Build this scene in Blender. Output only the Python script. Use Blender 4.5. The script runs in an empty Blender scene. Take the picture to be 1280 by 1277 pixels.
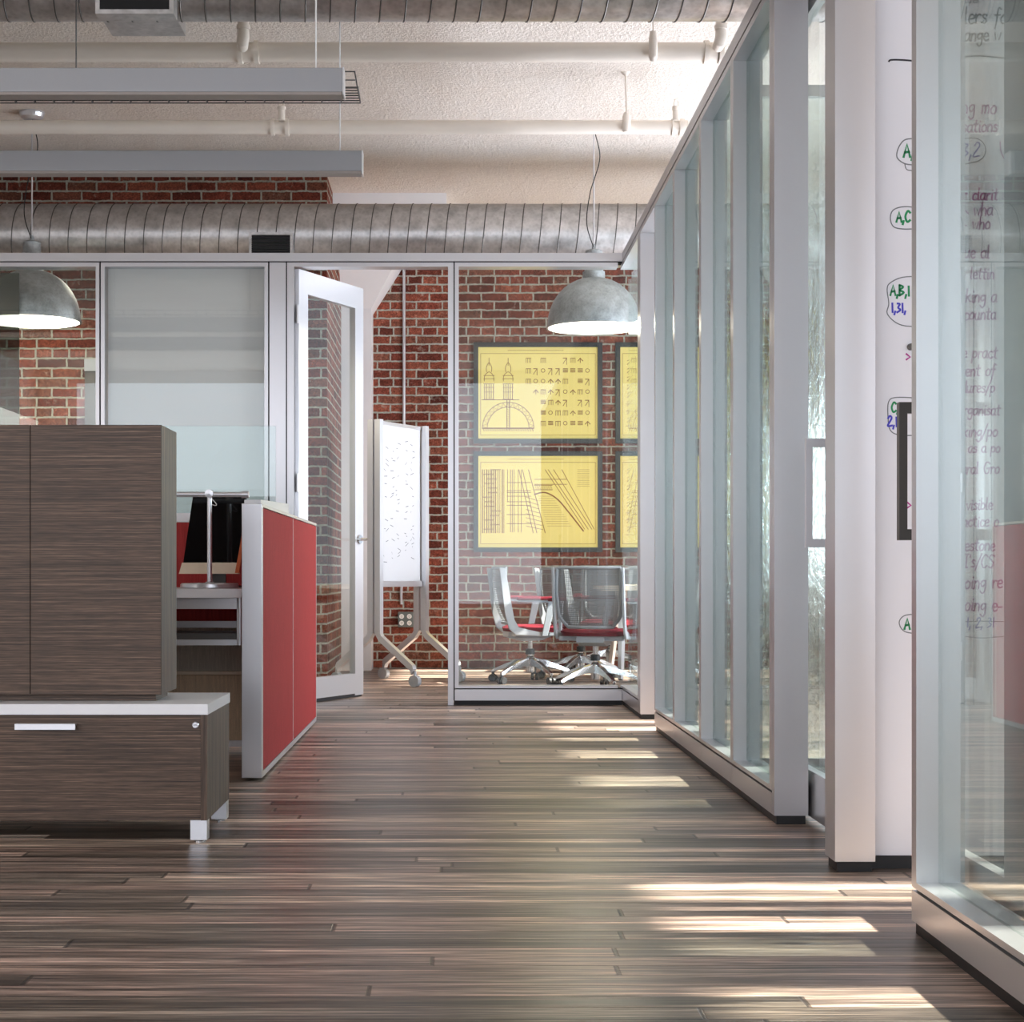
import bpy, bmesh, math, random
from mathutils import Vector, Matrix
random.seed(7)
PI = math.pi
sc = bpy.context.scene
C = sc.collection

# ------------------------------------------------------------------ camera
# level shift-lens camera: lines along Y meet at pixel (570, 718) of 1280x1277
F_PX, CAM_Z = 2100.0, 0.85
cam_d = bpy.data.cameras.new('camera')
cam = bpy.data.objects.new('camera', cam_d)
C.objects.link(cam)
cam.location = (0, 0, CAM_Z)
cam.rotation_euler = (PI / 2, 0, 0)
cam_d.sensor_width = 36
cam_d.lens = 36 * F_PX / 1280
cam_d.shift_x = (640 - 570) / 1280
cam_d.shift_y = (718 - 638.5) / 1280
cam_d.clip_end = 100
sc.camera = cam


def at(px, py, Y):
    return Vector(((px - 570) / F_PX * Y, Y, CAM_Z - (py - 718) / F_PX * Y))


# ------------------------------------------------------------------ materials
def mat(name):
    m = bpy.data.materials.new(name)
    m.use_nodes = True
    nt = m.node_tree
    nt.nodes.clear()
    out = nt.nodes.new('ShaderNodeOutputMaterial')
    return m, nt, out


class N:
    """tiny node helper"""
    def __init__(s, nt):
        s.nt = nt

    def n(s, t, **kw):
        nd = s.nt.nodes.new(t)
        for k, v in kw.items():
            setattr(nd, k, v)
        return nd

    def l(s, a, b):
        s.nt.links.new(a, b)

    def math(s, op, a, b=None, clamp=False):
        nd = s.n('ShaderNodeMath', operation=op)
        nd.use_clamp = clamp
        for i, v in enumerate((a, b)):
            if v is None:
                continue
            if isinstance(v, (int, float)):
                nd.inputs[i].default_value = v
            else:
                s.l(v, nd.inputs[i])
        return nd.outputs[0]

    def ramp(s, fac, stops):
        r = s.n('ShaderNodeValToRGB')
        el = r.color_ramp.elements
        while len(el) > 1:
            el.remove(el[0])
        for i, (p, c) in enumerate(stops):
            e = el[0] if i == 0 else el.new(p)
            e.position = p
            e.color = (c, c, c, 1) if isinstance(c, (int, float)) else (*c, 1)
        s.l(fac, r.inputs[0])
        return r.outputs[0]

    def mix(s, fac, a, b, mode='MIX'):
        m = s.n('ShaderNodeMix', data_type='RGBA', blend_type=mode)
        for i, v in ((0, fac), (6, a), (7, b)):
            if isinstance(v, (int, float)):
                m.inputs[i].default_value = v
            elif isinstance(v, tuple):
                m.inputs[i].default_value = (*v, 1)
            else:
                s.l(v, m.inputs[i])
        return m.outputs[2]

    def noise(s, vec, scale, detail=4, rough=.55):
        t = s.n('ShaderNodeTexNoise')
        t.inputs['Scale'].default_value = scale
        t.inputs['Detail'].default_value = detail
        t.inputs['Roughness'].default_value = rough
        if vec is not None:
            s.l(vec, t.inputs['Vector'])
        return t.outputs['Fac']

    def pos(s, scale=(1, 1, 1), obj=False):
        if obj:
            src = s.n('ShaderNodeTexCoord').outputs['Object']
        else:
            src = s.n('ShaderNodeNewGeometry').outputs['Position']
        m = s.n('ShaderNodeMapping')
        m.inputs['Scale'].default_value = scale
        s.l(src, m.inputs['Vector'])
        return m.outputs[0]

    def bump(s, h, strength, dist=.01):
        b = s.n('ShaderNodeBump')
        b.inputs['Strength'].default_value = strength
        b.inputs['Distance'].default_value = dist
        s.l(h, b.inputs['Height'])
        return b.outputs[0]

    def bsdf(s, out, col, rough=.5, metal=0, normal=None, spec=.5, coat=0):
        p = s.n('ShaderNodeBsdfPrincipled')
        for key, v in (('Base Color', col), ('Roughness', rough), ('Metallic', metal)):
            if isinstance(v, tuple):
                p.inputs[key].default_value = (*v, 1)
            elif isinstance(v, (int, float)):
                p.inputs[key].default_value = v
            else:
                s.l(v, p.inputs[key])
        p.inputs['Specular IOR Level'].default_value = spec
        p.inputs['Coat Weight'].default_value = coat
        p.inputs['Coat Roughness'].default_value = .1
        if normal is not None:
            s.l(normal, p.inputs['Normal'])
        s.l(p.outputs[0], out.inputs[0])
        return p


def simple(name, col, rough=.5, metal=0, var=.06, scale=40, bump=0, stretch=(1, 1, 1), spec=.5):
    m, nt, out = mat(name)
    g = N(nt)
    f = g.noise(g.pos(stretch), scale, 3)
    c = g.mix(f, tuple(x * (1 - var) for x in col), tuple(min(1, x * (1 + var)) for x in col))
    g.bsdf(out, c, rough, metal, g.bump(f, bump, .002) if bump else None, spec)
    return m


def emissive(name, col, strength):
    m, nt, out = mat(name)
    g = N(nt)
    e = g.n('ShaderNodeEmission')
    e.inputs[0].default_value = (*col, 1)
    e.inputs[1].default_value = strength
    g.l(e.outputs[0], out.inputs[0])
    return m


def glass_mat(name, tint, base=.04, graze=.8):
    """architectural glass: tinted see-through plus Schlick reflection"""
    m, nt, out = mat(name)
    g = N(nt)
    tr = g.n('ShaderNodeBsdfTransparent')
    tr.inputs[0].default_value = (*tint, 1)
    gl = g.n('ShaderNodeBsdfGlossy')
    gl.inputs['Roughness'].default_value = 0.0
    gl.inputs['Color'].default_value = (.95, 1, .98, 1)
    lw = g.n('ShaderNodeLayerWeight')
    lw.inputs[0].default_value = .5
    f = g.math('ADD', g.math('MULTIPLY', g.math('POWER', lw.outputs['Facing'], 5), (1 - base) * graze), base)
    mx = g.n('ShaderNodeMixShader')
    g.l(f, mx.inputs[0])
    g.l(tr.outputs[0], mx.inputs[1])
    g.l(gl.outputs[0], mx.inputs[2])
    g.l(mx.outputs[0], out.inputs[0])
    return m


def rain_glass():
    m, nt, out = mat('rain_glass')
    g = N(nt)
    v = g.pos((1, 1, .45))
    vo = g.n('ShaderNodeTexVoronoi', feature='SMOOTH_F1')
    vo.inputs['Scale'].default_value = 55
    g.l(v, vo.inputs['Vector'])
    h = g.math('ADD', vo.outputs['Distance'], g.noise(v, 90, 2))
    b = g.bump(h, 1.0, .0055)
    rf = g.n('ShaderNodeBsdfRefraction')
    rf.inputs['IOR'].default_value = 1.3
    rf.inputs['Roughness'].default_value = .02
    rf.inputs['Color'].default_value = (.9, .96, .95, 1)
    g.l(b, rf.inputs['Normal'])
    tr = g.n('ShaderNodeBsdfTransparent')
    tr.inputs[0].default_value = (.92, .97, .96, 1)
    gl = g.n('ShaderNodeBsdfGlossy')
    gl.inputs['Roughness'].default_value = .08
    g.l(b, gl.inputs['Normal'])
    a = g.n('ShaderNodeMixShader')
    a.inputs[0].default_value = .35
    g.l(rf.outputs[0], a.inputs[1])
    g.l(tr.outputs[0], a.inputs[2])
    d = g.n('ShaderNodeMixShader')
    d.inputs[0].default_value = .12
    g.l(a.outputs[0], d.inputs[1])
    g.l(gl.outputs[0], d.inputs[2])
    g.l(d.outputs[0], out.inputs[0])
    return m


def floor_mat():
    m, nt, out = mat('plank_floor')
    g = N(nt)
    sep = g.n('ShaderNodeSeparateXYZ')
    g.l(g.n('ShaderNodeNewGeometry').outputs['Position'], sep.inputs[0])
    X, Y = sep.outputs[0], sep.outputs[1]
    W, L = .088, 2.1
    ry = g.math('DIVIDE', g.math('ADD', Y, 20.02), W)
    row = g.math('FLOOR', ry)
    fy = g.math('FRACT', ry)
    wn = g.n('ShaderNodeTexWhiteNoise', noise_dimensions='1D')
    g.l(row, wn.inputs['W'])
    rx = g.math('ADD', g.math('DIVIDE', g.math('ADD', X, 30), L), g.math('MULTIPLY', wn.outputs['Value'], 7.3))
    pid = g.math('FLOOR', rx)
    fx = g.math('FRACT', rx)
    cb = g.n('ShaderNodeCombineXYZ')
    g.l(row, cb.inputs[0])
    g.l(pid, cb.inputs[1])
    w2 = g.n('ShaderNodeTexWhiteNoise', noise_dimensions='3D')
    g.l(cb.outputs[0], w2.inputs['Vector'])
    rnd = w2.outputs['Value']
    # grain runs along the board, its pattern shifted from board to board
    cv = g.n('ShaderNodeCombineXYZ')
    g.l(g.math('ADD', g.math('MULTIPLY', X, .9), g.math('MULTIPLY', rnd, 37)), cv.inputs[0])
    g.l(g.math('MULTIPLY', Y, 34), cv.inputs[1])
    g.l(g.math('MULTIPLY', rnd, 11), cv.inputs[2])
    n1 = g.noise(cv.outputs[0], 1.6, 6, .62)
    cf = g.n('ShaderNodeCombineXYZ')
    g.l(g.math('ADD', g.math('MULTIPLY', X, 4), g.math('MULTIPLY', rnd, 17)), cf.inputs[0])
    g.l(g.math('MULTIPLY', Y, 210), cf.inputs[1])
    n2 = g.noise(cf.outputs[0], 1.2, 4, .6)
    cm = g.n('ShaderNodeCombineXYZ')
    g.l(g.math('MULTIPLY', X, .45), cm.inputs[0])
    g.l(g.math('MULTIPLY', Y, 13), cm.inputs[1])
    n0 = g.noise(cm.outputs[0], 1.0, 5, .7)
    base = g.ramp(rnd, [(0, (.075, .052, .040)), (.3, (.17, .138, .112)), (.55, (.275, .20, .165)),
                        (.8, (.33, .235, .19)), (1, (.50, .39, .31))])
    grain = g.ramp(n1, [(.30, .22), (.44, .60), (.52, 1.0), (.60, 1.5), (.70, 2.1)])
    col = g.mix(1, base, grain, 'MULTIPLY')
    col = g.mix(1, col, g.ramp(n0, [(.36, .42), (.5, 1.05), (.62, 1.75)]), 'MULTIPLY')
    fine = g.ramp(n2, [(.36, .28), (.5, 1.0), (.63, 1.95)])
    col = g.mix(1, col, fine, 'MULTIPLY')
    # seams
    ey = g.math('MINIMUM', fy, g.math('SUBTRACT', 1, fy))
    ex = g.math('MULTIPLY', g.math('MINIMUM', fx, g.math('SUBTRACT', 1, fx)), L / W)
    sy = g.ramp(ey, [(0, 0), (.035, 1)])
    sx = g.ramp(ex, [(0, 0), (.045, .2), (.07, 1)])
    seam = g.mix(1, sy, sx, 'MULTIPLY')
    # knots
    kv = g.n('ShaderNodeTexVoronoi')
    kv.inputs['Scale'].default_value = 1
    ck = g.n('ShaderNodeCombineXYZ')
    g.l(g.math('MULTIPLY', X, 1.1), ck.inputs[0])
    g.l(g.math('MULTIPLY', Y, 4.0), ck.inputs[1])
    g.l(ck.outputs[0], kv.inputs['Vector'])
    kn = g.ramp(kv.outputs['Distance'], [(.035, .25), (.06, 1)])
    col = g.mix(1, col, kn, 'MULTIPLY')
    col = g.mix(1, col, g.ramp(seam, [(0, .28), (1, 1)]), 'MULTIPLY')
    h = g.math('ADD', g.math('MULTIPLY', seam, 1.0), g.math('ADD', g.math('MULTIPLY', n1, .35), g.math('MULTIPLY', rnd, .5)))
    nb = g.bump(h, .45, .004)
    rg = g.math('ADD', g.math('MULTIPLY', n1, .25), .24)
    g.bsdf(out, col, rg, 0, nb, .36)
    return m


def brick_mat(name, cols, mortar):
    m, nt, out = mat(name)
    g = N(nt)
    sep = g.n('ShaderNodeSeparateXYZ')
    g.l(g.n('ShaderNodeNewGeometry').outputs['Position'], sep.inputs[0])
    u = g.math('ADD', sep.outputs[0], sep.outputs[1])
    wob = g.noise(g.pos((1, 1, 1)), 9, 3)
    wob2 = g.noise(g.pos((1, 1, 1)), 40, 3)
    cb = g.n('ShaderNodeCombineXYZ')
    wz = g.math('MULTIPLY', g.math('SUBTRACT', wob, .5), .018)
    w2 = g.math('MULTIPLY', g.math('SUBTRACT', wob2, .5), .012)
    g.l(g.math('ADD', g.math('ADD', u, 50), w2), cb.inputs[0])
    g.l(g.math('ADD', g.math('ADD', g.math('ADD', sep.outputs[2], 10), wz), w2), cb.inputs[1])
    bt = g.n('ShaderNodeTexBrick')
    bt.offset = .5
    bt.squash = .56
    bt.squash_frequency = 6
    bt.inputs['Scale'].default_value = 1
    bt.inputs['Brick Width'].default_value = .236
    bt.inputs['Row Height'].default_value = .0775
    bt.inputs['Mortar Size'].default_value = .0085
    bt.inputs['Mortar Smooth'].default_value = .25
    bt.inputs['Bias'].default_value = 0
    bt.inputs['Color1'].default_value = (0, 0, 0, 1)
    bt.inputs['Color2'].default_value = (1, 1, 1, 1)
    bt.inputs['Mortar'].default_value = (.5, .5, .5, 1)
    g.l(cb.outputs[0], bt.inputs['Vector'])
    n = g.noise(g.pos(), 28, 5, .7)
    big = g.noise(g.pos(), 3.1, 3)
    bc = g.ramp(bt.outputs['Color'], [(0, cols[0]), (.35, cols[1]), (.7, cols[2]), (1, cols[3])])
    bc = g.mix(1, bc, g.ramp(g.noise(g.pos(), 90, 4, .75), [(.3, .35), (.5, 1.0), (.68, 1.7)]), 'MULTIPLY')
    bc = g.mix(1, bc, g.ramp(n, [(.3, .6), (.5, 1.0), (.72, 1.4)]), 'MULTIPLY')
    bc = g.mix(1, bc, g.ramp(big, [(.35, .8), (.65, 1.2)]), 'MULTIPLY')
    smear = g.ramp(g.noise(g.pos(), 14, 5, .7), [(.60, 0.0), (.74, .55)])
    bc = g.mix(smear, bc, mortar)
    mo = g.mix(1, mortar, g.ramp(n, [(.3, .65), (.7, 1.2)]), 'MULTIPLY')
    col = g.mix(bt.outputs['Fac'], bc, mo)
    h = g.math('ADD', g.math('MULTIPLY', g.math('SUBTRACT', 1, bt.outputs['Fac']), 1.0), g.math('MULTIPLY', n, .6))
    g.bsdf(out, col, .9, 0, g.bump(h, .9, .012), .2)
    return m


def veneer(name, axis):
    m, nt, out = mat(name)
    g = N(nt)
    s1 = {'x': (2.2, 2, 260), 'z': (120, 120, 2.0)}[axis]
    s2 = {'x': (14, 14, 420), 'z': (420, 420, 9)}[axis]
    a = g.noise(g.pos(s1), 1, 5, .65)
    b = g.noise(g.pos(s2), 1, 3, .6)
    c = g.ramp(a, [(.28, (.024, .014, .009)), (.46, (.066, .040, .026)), (.56, (.108, .067, .045)), (.72, (.23, .150, .103))])
    c = g.mix(1, c, g.ramp(b, [(.3, .55), (.5, 1), (.7, 1.5)]), 'MULTIPLY')
    g.bsdf(out, c, .48, 0, g.bump(b, .15, .001), .4)
    return m


def ceiling_mat():
    m, nt, out = mat('sprayed_concrete')
    g = N(nt)
    a = g.noise(g.pos(), 55, 5, .65)
    b = g.noise(g.pos((1.5, .35, 1)), 2.2, 4)
    c = g.noise(g.pos(), 14, 4, .6)
    col = g.mix(b, (.78, .69, .60), (.88, .83, .77))
    col = g.mix(1, col, g.ramp(a, [(.3, .86), (.6, 1.05)]), 'MULTIPLY')
    g.bsdf(out, col, .95, 0, g.bump(g.math('ADD', a, c), 1.0, .016), .1)
    return m


def galv(name, col, scale=9, rough=.34):
    m, nt, out = mat(name)
    g = N(nt)
    v = g.n('ShaderNodeTexVoronoi')
    v.inputs['Scale'].default_value = scale * 4
    g.l(g.pos(), v.inputs['Vector'])
    n = g.noise(g.pos(), scale, 4, .65)
    c = g.mix(1, col, g.ramp(n, [(.3, .72), (.65, 1.15)]), 'MULTIPLY')
    c = g.mix(1, c, g.ramp(v.outputs['Distance'], [(0, .9), (.6, 1.08)]), 'MULTIPLY')
    r = g.math('ADD', g.math('MULTIPLY', n, .3), rough - .12)
    g.bsdf(out, c, r, .85, g.bump(n, .08, .004))
    return m


def fabric(name, col, scale=900):
    m, nt, out = mat(name)
    g = N(nt)
    a = g.noise(g.pos((1, 1, .06)), scale / 6, 3, .7)
    b = g.noise(g.pos((1, 1, 1)), scale / 3, 2, .7)
    f = g.math('MULTIPLY', g.math('ADD', a, b), .5)
    c = g.mix(1, col, g.ramp(f, [(.35, .72), (.65, 1.28)]), 'MULTIPLY')
    g.bsdf(out, c, .85, 0, g.bump(f, .3, .002), .2)
    return m


def mesh_fabric():
    m, nt, out = mat('chair_mesh')
    g = N(nt)
    sep = g.n('ShaderNodeSeparateXYZ')
    g.l(g.n('ShaderNodeTexCoord').outputs['Object'], sep.inputs[0])
    fx = g.math('FRACT', g.math('MULTIPLY', sep.outputs[0], 110))
    fz = g.math('FRACT', g.math('MULTIPLY', sep.outputs[2], 70))
    hole = g.math('MULTIPLY', g.math('GREATER_THAN', fx, .62), g.math('GREATER_THAN', fz, .5))
    d = g.n('ShaderNodeBsdfPrincipled')
    d.inputs['Base Color'].default_value = (.20, .22, .235, 1)
    d.inputs['Roughness'].default_value = .5
    tr = g.n('ShaderNodeBsdfTransparent')
    mx = g.n('ShaderNodeMixShader')
    g.l(hole, mx.inputs[0])
    g.l(d.outputs[0], mx.inputs[1])
    g.l(tr.outputs[0], mx.inputs[2])
    g.l(mx.outputs[0], out.inputs[0])
    return m


M = dict(
    floor=floor_mat(), ceil=ceiling_mat(),
    brick=brick_mat('brick', [(.095, .026, .018), (.19, .048, .030), (.255, .075, .045), (.16, .068, .045)], (.44, .44, .37)),
    brick_dark=brick_mat('brick_painted', [(.13, .025, .018), (.20, .04, .03), (.22, .045, .03), (.17, .035, .025)], (.30, .28, .22)),
    alu=simple('satin_aluminium', (.60, .595, .61), .32, .72, .02, 300),
    alu_bright=simple('brushed_aluminium', (.72, .73, .76), .3, .7, .03, 300),
    alu_dark=simple('dark_bronze', (.085, .08, .075), .4, .4, .05, 200),
    black=simple('black_rubber', (.006, .006, .007), .5),
    reveal=simple('reveal_black', (.004, .004, .005), .8),
    glass=glass_mat('clear_glass', (.965, .985, .978)),
    glass_green=glass_mat('green_tinted_glass', (.725, .785, .77), .04, .32), glass_near=glass_mat('pale_green_glass', (.84, .88, .87), .04, 1.0),
    rain=rain_glass(),
    veneer_x=veneer('wenge_veneer_front', 'x'), veneer_z=veneer('wenge_veneer_side', 'z'),
    white_lam=simple('white_laminate', (.88, .89, .92), .3, 0, .02, 20),
    white=simple('white_paint', (.82, .82, .83), .55, 0, .03, 8),
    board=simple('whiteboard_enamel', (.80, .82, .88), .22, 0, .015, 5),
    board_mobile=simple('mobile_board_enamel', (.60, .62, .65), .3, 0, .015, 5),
    red=fabric('red_fabric', (.37, .042, .042)),
    tan=fabric('tan_fabric', (.62, .48, .33)),
    olive=fabric('grey_fabric', (.48, .45, .38)),
    galv=galv('galvanised_duct', (.53, .52, .515)), seam=simple('duct_seam', (.10, .095, .09), .5, .6),
    galv_lamp=galv('galvanised_lamp', (.42, .46, .48), 16, .42),
    lamp_in=simple('lamp_enamel', (.95, .95, .93), .5),
    bulb=emissive('lamp_glow', (1, .93, .78), 14),
    pipe=simple('cream_pipe_paint', (.84, .78, .70), .5, 0, .05, 6),
    fixture=simple('fixture_aluminium', (.34, .35, .37), .42, .45, .03, 200),
    diffuser=simple('fixture_diffuser', (.36, .32, .30), .6),
    wire=simple('wire_steel', (.10, .10, .10), .4, .7),
    cable=simple('cable_white', (.88, .88, .88), .4),
    grey=simple('grey_plastic', (.30, .33, .36), .42),
    palegrey=simple('pale_plastic', (.40, .43, .46), .42),
    burgundy=fabric('burgundy_fabric', (.15, .006, .016)),
    chrome=simple('chrome', (.75, .76, .78), .14, 1.0, .02, 50),
    mesh=mesh_fabric(),
    blackframe=simple('black_frame', (.018, .022, .025), .35),
    paper=simple('yellow_paper', (1.0, .85, .28), .7, 0, .04, 2.5),
    ink=simple('sepia_ink', (.30, .13, .03), .8),
    ink2=simple('faint_ink', (.52, .36, .09), .8),
    blind=simple('roller_blind', (.90, .89, .91), .7, 0, .05, 3, 0, (.3, 1, 4)),
    screen=simple('black_glass', (.004, .004, .005), .06),
    cream=simple('cream_plastic', (.80, .68, .52), .5),
    orange=simple('orange_edge', (.62, .13, .03), .5),
    m_green=simple('marker_green', (.01, .27, .10), .6), m_blue=simple('marker_blue', (.06, .06, .55), .6),
    m_purple=simple('marker_purple', (.37, .14, .33), .6), m_black=simple('marker_black', (.02, .02, .03), .6),
    m_grey=simple('marker_grey', (.17, .19, .21), .6), m_magenta=simple('marker_magenta', (.45, .03, .28), .6),
    m_lav=simple('marker_lavender', (.14, .12, .45), .6),
    concrete=simple('dark_plaster', (.22, .215, .21), .85, 0, .1, 3),
    outlet=simple('outlet_box', (.16, .18, .17), .4, .4),
    ivory=simple('outlet_white', (.85, .85, .80), .4),
)


# ------------------------------------------------------------------ mesh helpers
def bx(bm, x0, x1, y0, y1, z0, z1):
    v = [bm.verts.new(p) for p in ((x0, y0, z0), (x1, y0, z0), (x1, y1, z0), (x0, y1, z0),
                                   (x0, y0, z1), (x1, y0, z1), (x1, y1, z1), (x0, y1, z1))]
    for f in ((0, 3, 2, 1), (4, 5, 6, 7), (0, 1, 5, 4), (1, 2, 6, 5), (2, 3, 7, 6), (3, 0, 4, 7)):
        bm.faces.new([v[i] for i in f])


def box(*a, bevel=0):
    bm = bmesh.new()
    bx(bm, *a)
    if bevel:
        bmesh.ops.bevel(bm, geom=bm.edges[:], offset=bevel, segments=2, affect='EDGES', profile=.6)
    return bm


def tube(bm, pts, r, seg=10, caps=True, flat=1.0):
    """sweep a circle along points (r: number or list)"""
    pts = [Vector(p) for p in pts]
    rs = r if isinstance(r, (list, tuple)) else [r] * len(pts)
    rings = []
    up = None
    for i, p in enumerate(pts):
        d = (pts[min(i + 1, len(pts) - 1)] - pts[max(i - 1, 0)]).normalized()
        if up is None:
            up = Vector((0, 0, 1)) if abs(d.z) < .9 else Vector((1, 0, 0))
        a = (up - d * up.dot(d)).normalized()
        up = a
        b = d.cross(a)
        rings.append([bm.verts.new(p + (a * math.cos(2 * PI * k / seg) * flat + b * math.sin(2 * PI * k / seg)) * rs[i]) for k in range(seg)])
    for i in range(len(rings) - 1):
        for k in range(seg):
            bm.faces.new((rings[i][k], rings[i][(k + 1) % seg], rings[i + 1][(k + 1) % seg], rings[i + 1][k]))
    if caps:
        bm.faces.new(list(reversed(rings[0])))
        bm.faces.new(rings[-1])


def lathe(bm, prof, c=(0, 0, 0), seg=40, axis='z', close=False):
    """revolve (radius, height) profile"""
    c = Vector(c)
    rings = []
    for r, h in prof:
        ring = []
        for k in range(seg):
            a = 2 * PI * k / seg
            p = {'z': (r * math.cos(a), r * math.sin(a), h), 'x': (h, r * math.cos(a), r * math.sin(a)),
                 'y': (r * math.cos(a), h, r * math.sin(a))}[axis]
            ring.append(bm.verts.new(c + Vector(p)))
        rings.append(ring)
    n = len(rings)
    for i in range(n if close else n - 1):
        A, B = rings[i], rings[(i + 1) % n]
        for k in range(seg):
            bm.faces.new((A[k], A[(k + 1) % seg], B[(k + 1) % seg], B[k]))
    if not close:
        if prof[0][0] > 1e-5:
            bm.faces.new(list(reversed(rings[0])))
        if prof[-1][0] > 1e-5:
            bm.faces.new(rings[-1])


def prism(bm, poly, a0, a1, axis='y'):
    """extrude a polygon: axis y -> poly in (x,z); x -> (y,z); z -> (x,y)"""
    def P(u, v, w):
        return {'y': (u, w, v), 'x': (w, u, v), 'z': (u, v, w)}[axis]
    A = [bm.verts.new(P(u, v, a0)) for u, v in poly]
    B = [bm.verts.new(P(u, v, a1)) for u, v in poly]
    n = len(poly)
    bm.faces.new(A)
    bm.faces.new(list(reversed(B)))
    for i in range(n):
        bm.faces.new((A[i], B[i], B[(i + 1) % n], A[(i + 1) % n]))


def obj(name, bm, m, parent=None, smooth=False):
    bmesh.ops.recalc_face_normals(bm, faces=bm.faces[:])
    origin = Vector((0, 0, 0))
    if parent is None:
        xs = [v.co for v in bm.verts]
        lo = Vector((min(v.x for v in xs), min(v.y for v in xs), min(v.z for v in xs)))
        hi = Vector((max(v.x for v in xs), max(v.y for v in xs), max(v.z for v in xs)))
        origin = Vector(((lo.x + hi.x) / 2, (lo.y + hi.y) / 2, lo.z))
    else:
        p = parent
        while p is not None:
            origin = origin + p.location
            p = p.parent
    bmesh.ops.translate(bm, verts=bm.verts[:], vec=-origin)
    me = bpy.data.meshes.new(name)
    bm.to_mesh(me)
    bm.free()
    me.materials.append(M[m] if isinstance(m, str) else m)
    if smooth:
        for p in me.polygons:
            p.use_smooth = True
        try:
            me.set_sharp_from_angle(angle=math.radians(35))
        except Exception:
            pass
    o = bpy.data.objects.new(name, me)
    C.objects.link(o)
    if parent is None:
        o.location = origin
    else:
        o.parent = parent
    return o


def tag(o, label, cat, group=None):
    o['label'] = label
    o['category'] = cat
    if group:
        o['group'] = group
    return o


def thing(name, label, cat, loc=(0, 0, 0), group=None):
    o = bpy.data.objects.new(name, None)
    o.empty_display_size = .1
    C.objects.link(o)
    o.location = loc
    return tag(o, label, cat, group)


def struct(name, bm=None, m=None, label=None, loc=(0, 0, 0), smooth=False):
    if bm is None:
        o = bpy.data.objects.new(name, None)
        C.objects.link(o)
        o.location = loc
    else:
        o = obj(name, bm, m, smooth=smooth)
    o['kind'] = 'structure'
    if label:
        o['label'] = label
    return o


def copy_tree(o, parent=None):
    c = o.copy()
    C.objects.link(c)
    c.parent = parent
    for ch in list(o.children):
        copy_tree(ch, c)
    return c


# ------------------------------------------------------------------ shell
ZC = 4.0
XL, XR, YF, YB = -6.5, 3.6, -4.0, 15.26
struct('floor', box(XL, XR, YF, YB, -.1, 0), 'floor', 'dark grey brown wooden plank floor')
struct('ceiling', box(XL, XR + .3, YF, YB + .2, ZC, ZC + .2), 'ceil', 'rough sprayed concrete ceiling')
struct('wall_back', box(XL, XR, YB, YB + .2, 0, ZC), 'brick', 'red brick wall at the far end of the meeting rooms')
struct('wall_brick', box(XL, -1.018, 13.25, YB, 0, ZC), 'brick', 'projecting red brick wall beside the pilaster')
struct('wall_left', box(XL - .2, XL, YF, YB, 0, ZC), 'white', 'plain white wall of the office')
struct('wall_front', box(XL, XR, YF - .2, YF, 0, ZC), 'white', 'plain white wall opposite the meeting rooms')
# unseen wall on the right: openings placed to shape the sun bands on the floor
slots = [(-3.2, -1.2), (-.6, 1.4), (2.2, 2.75), (3.15, 3.45), (3.78, 3.90), (3.98, 4.27), (4.40, 4.62), (6.17, 6.41), (6.75, 7.08),
         (7.80, 8.08), (8.6, 8.75), (9.14, 9.42), (9.50, 9.84), (12.9, 15.05)]
bm = bmesh.new()
bx(bm, XR, XR + .25, YF, YB, 0, .75)
bx(bm, XR, XR + .25, YF, 12.9, 2.88, ZC)
bx(bm, XR, XR + .25, 12.9, 15.05, 3.8, ZC)
bx(bm, XR, XR + .25, 15.05, YB, 2.88, ZC)
prev = YF
for a, b in slots:
    bx(bm, XR, XR + .25, prev, a, .75, 2.88)
    prev = b
bx(bm, XR, XR + .25, prev, YB, .75, 2.88)
struct('wall_right', bm, 'white', 'exterior wall with tall narrow windows')
# white pilaster with flared capital and drop panel
bm = bmesh.new()
bx(bm, -1.018, -.752, 14.9, YB, 0, 3.21)
v = []
for (x0, x1, y0, y1, z) in ((-1.018, -.752, 14.9, YB, 3.21), (-1.018, -.34, 14.4, YB, 3.86)):
    v.append([bm.verts.new(p) for p in ((x0, y0, z), (x1, y0, z), (x1, y1, z), (x0, y1, z))])
for k in range(4):
    bm.faces.new((v[0][k], v[0][(k + 1) % 4], v[1][(k + 1) % 4], v[1][k]))
bm.faces.new(v[1])
bx(bm, -1.018, -.079, 13.87, YB, 3.86, ZC)
struct('column', bm, 'white', 'white pilaster with a flared capital against the brick wall')

# ------------------------------------------------------------------ glazed partitions
Z_TOE, Z_REV, Z_SILL = .030, .106, .125
Z_HEAD, Z_TREV, Z_TOP = 2.857, 2.888, 2.946
WX0, WX1 = 1.083, 1.198          # side partition thickness
FY0, FY1 = 10.95, 11.065         # front partition thickness
n_win = [0]


def window(label):
    n_win[0] += 1
    return struct('window_%d' % n_win[0], label=label)


# --- front partition: rails along X
def front_rail(name, x0, x1):
    bm = bmesh.new()
    bx(bm, x0, x1, FY0, FY1, Z_TREV + .004, Z_TOP)
    struct(name, bm, 'alu', 'aluminium head rail of the front glass partition')


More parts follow.
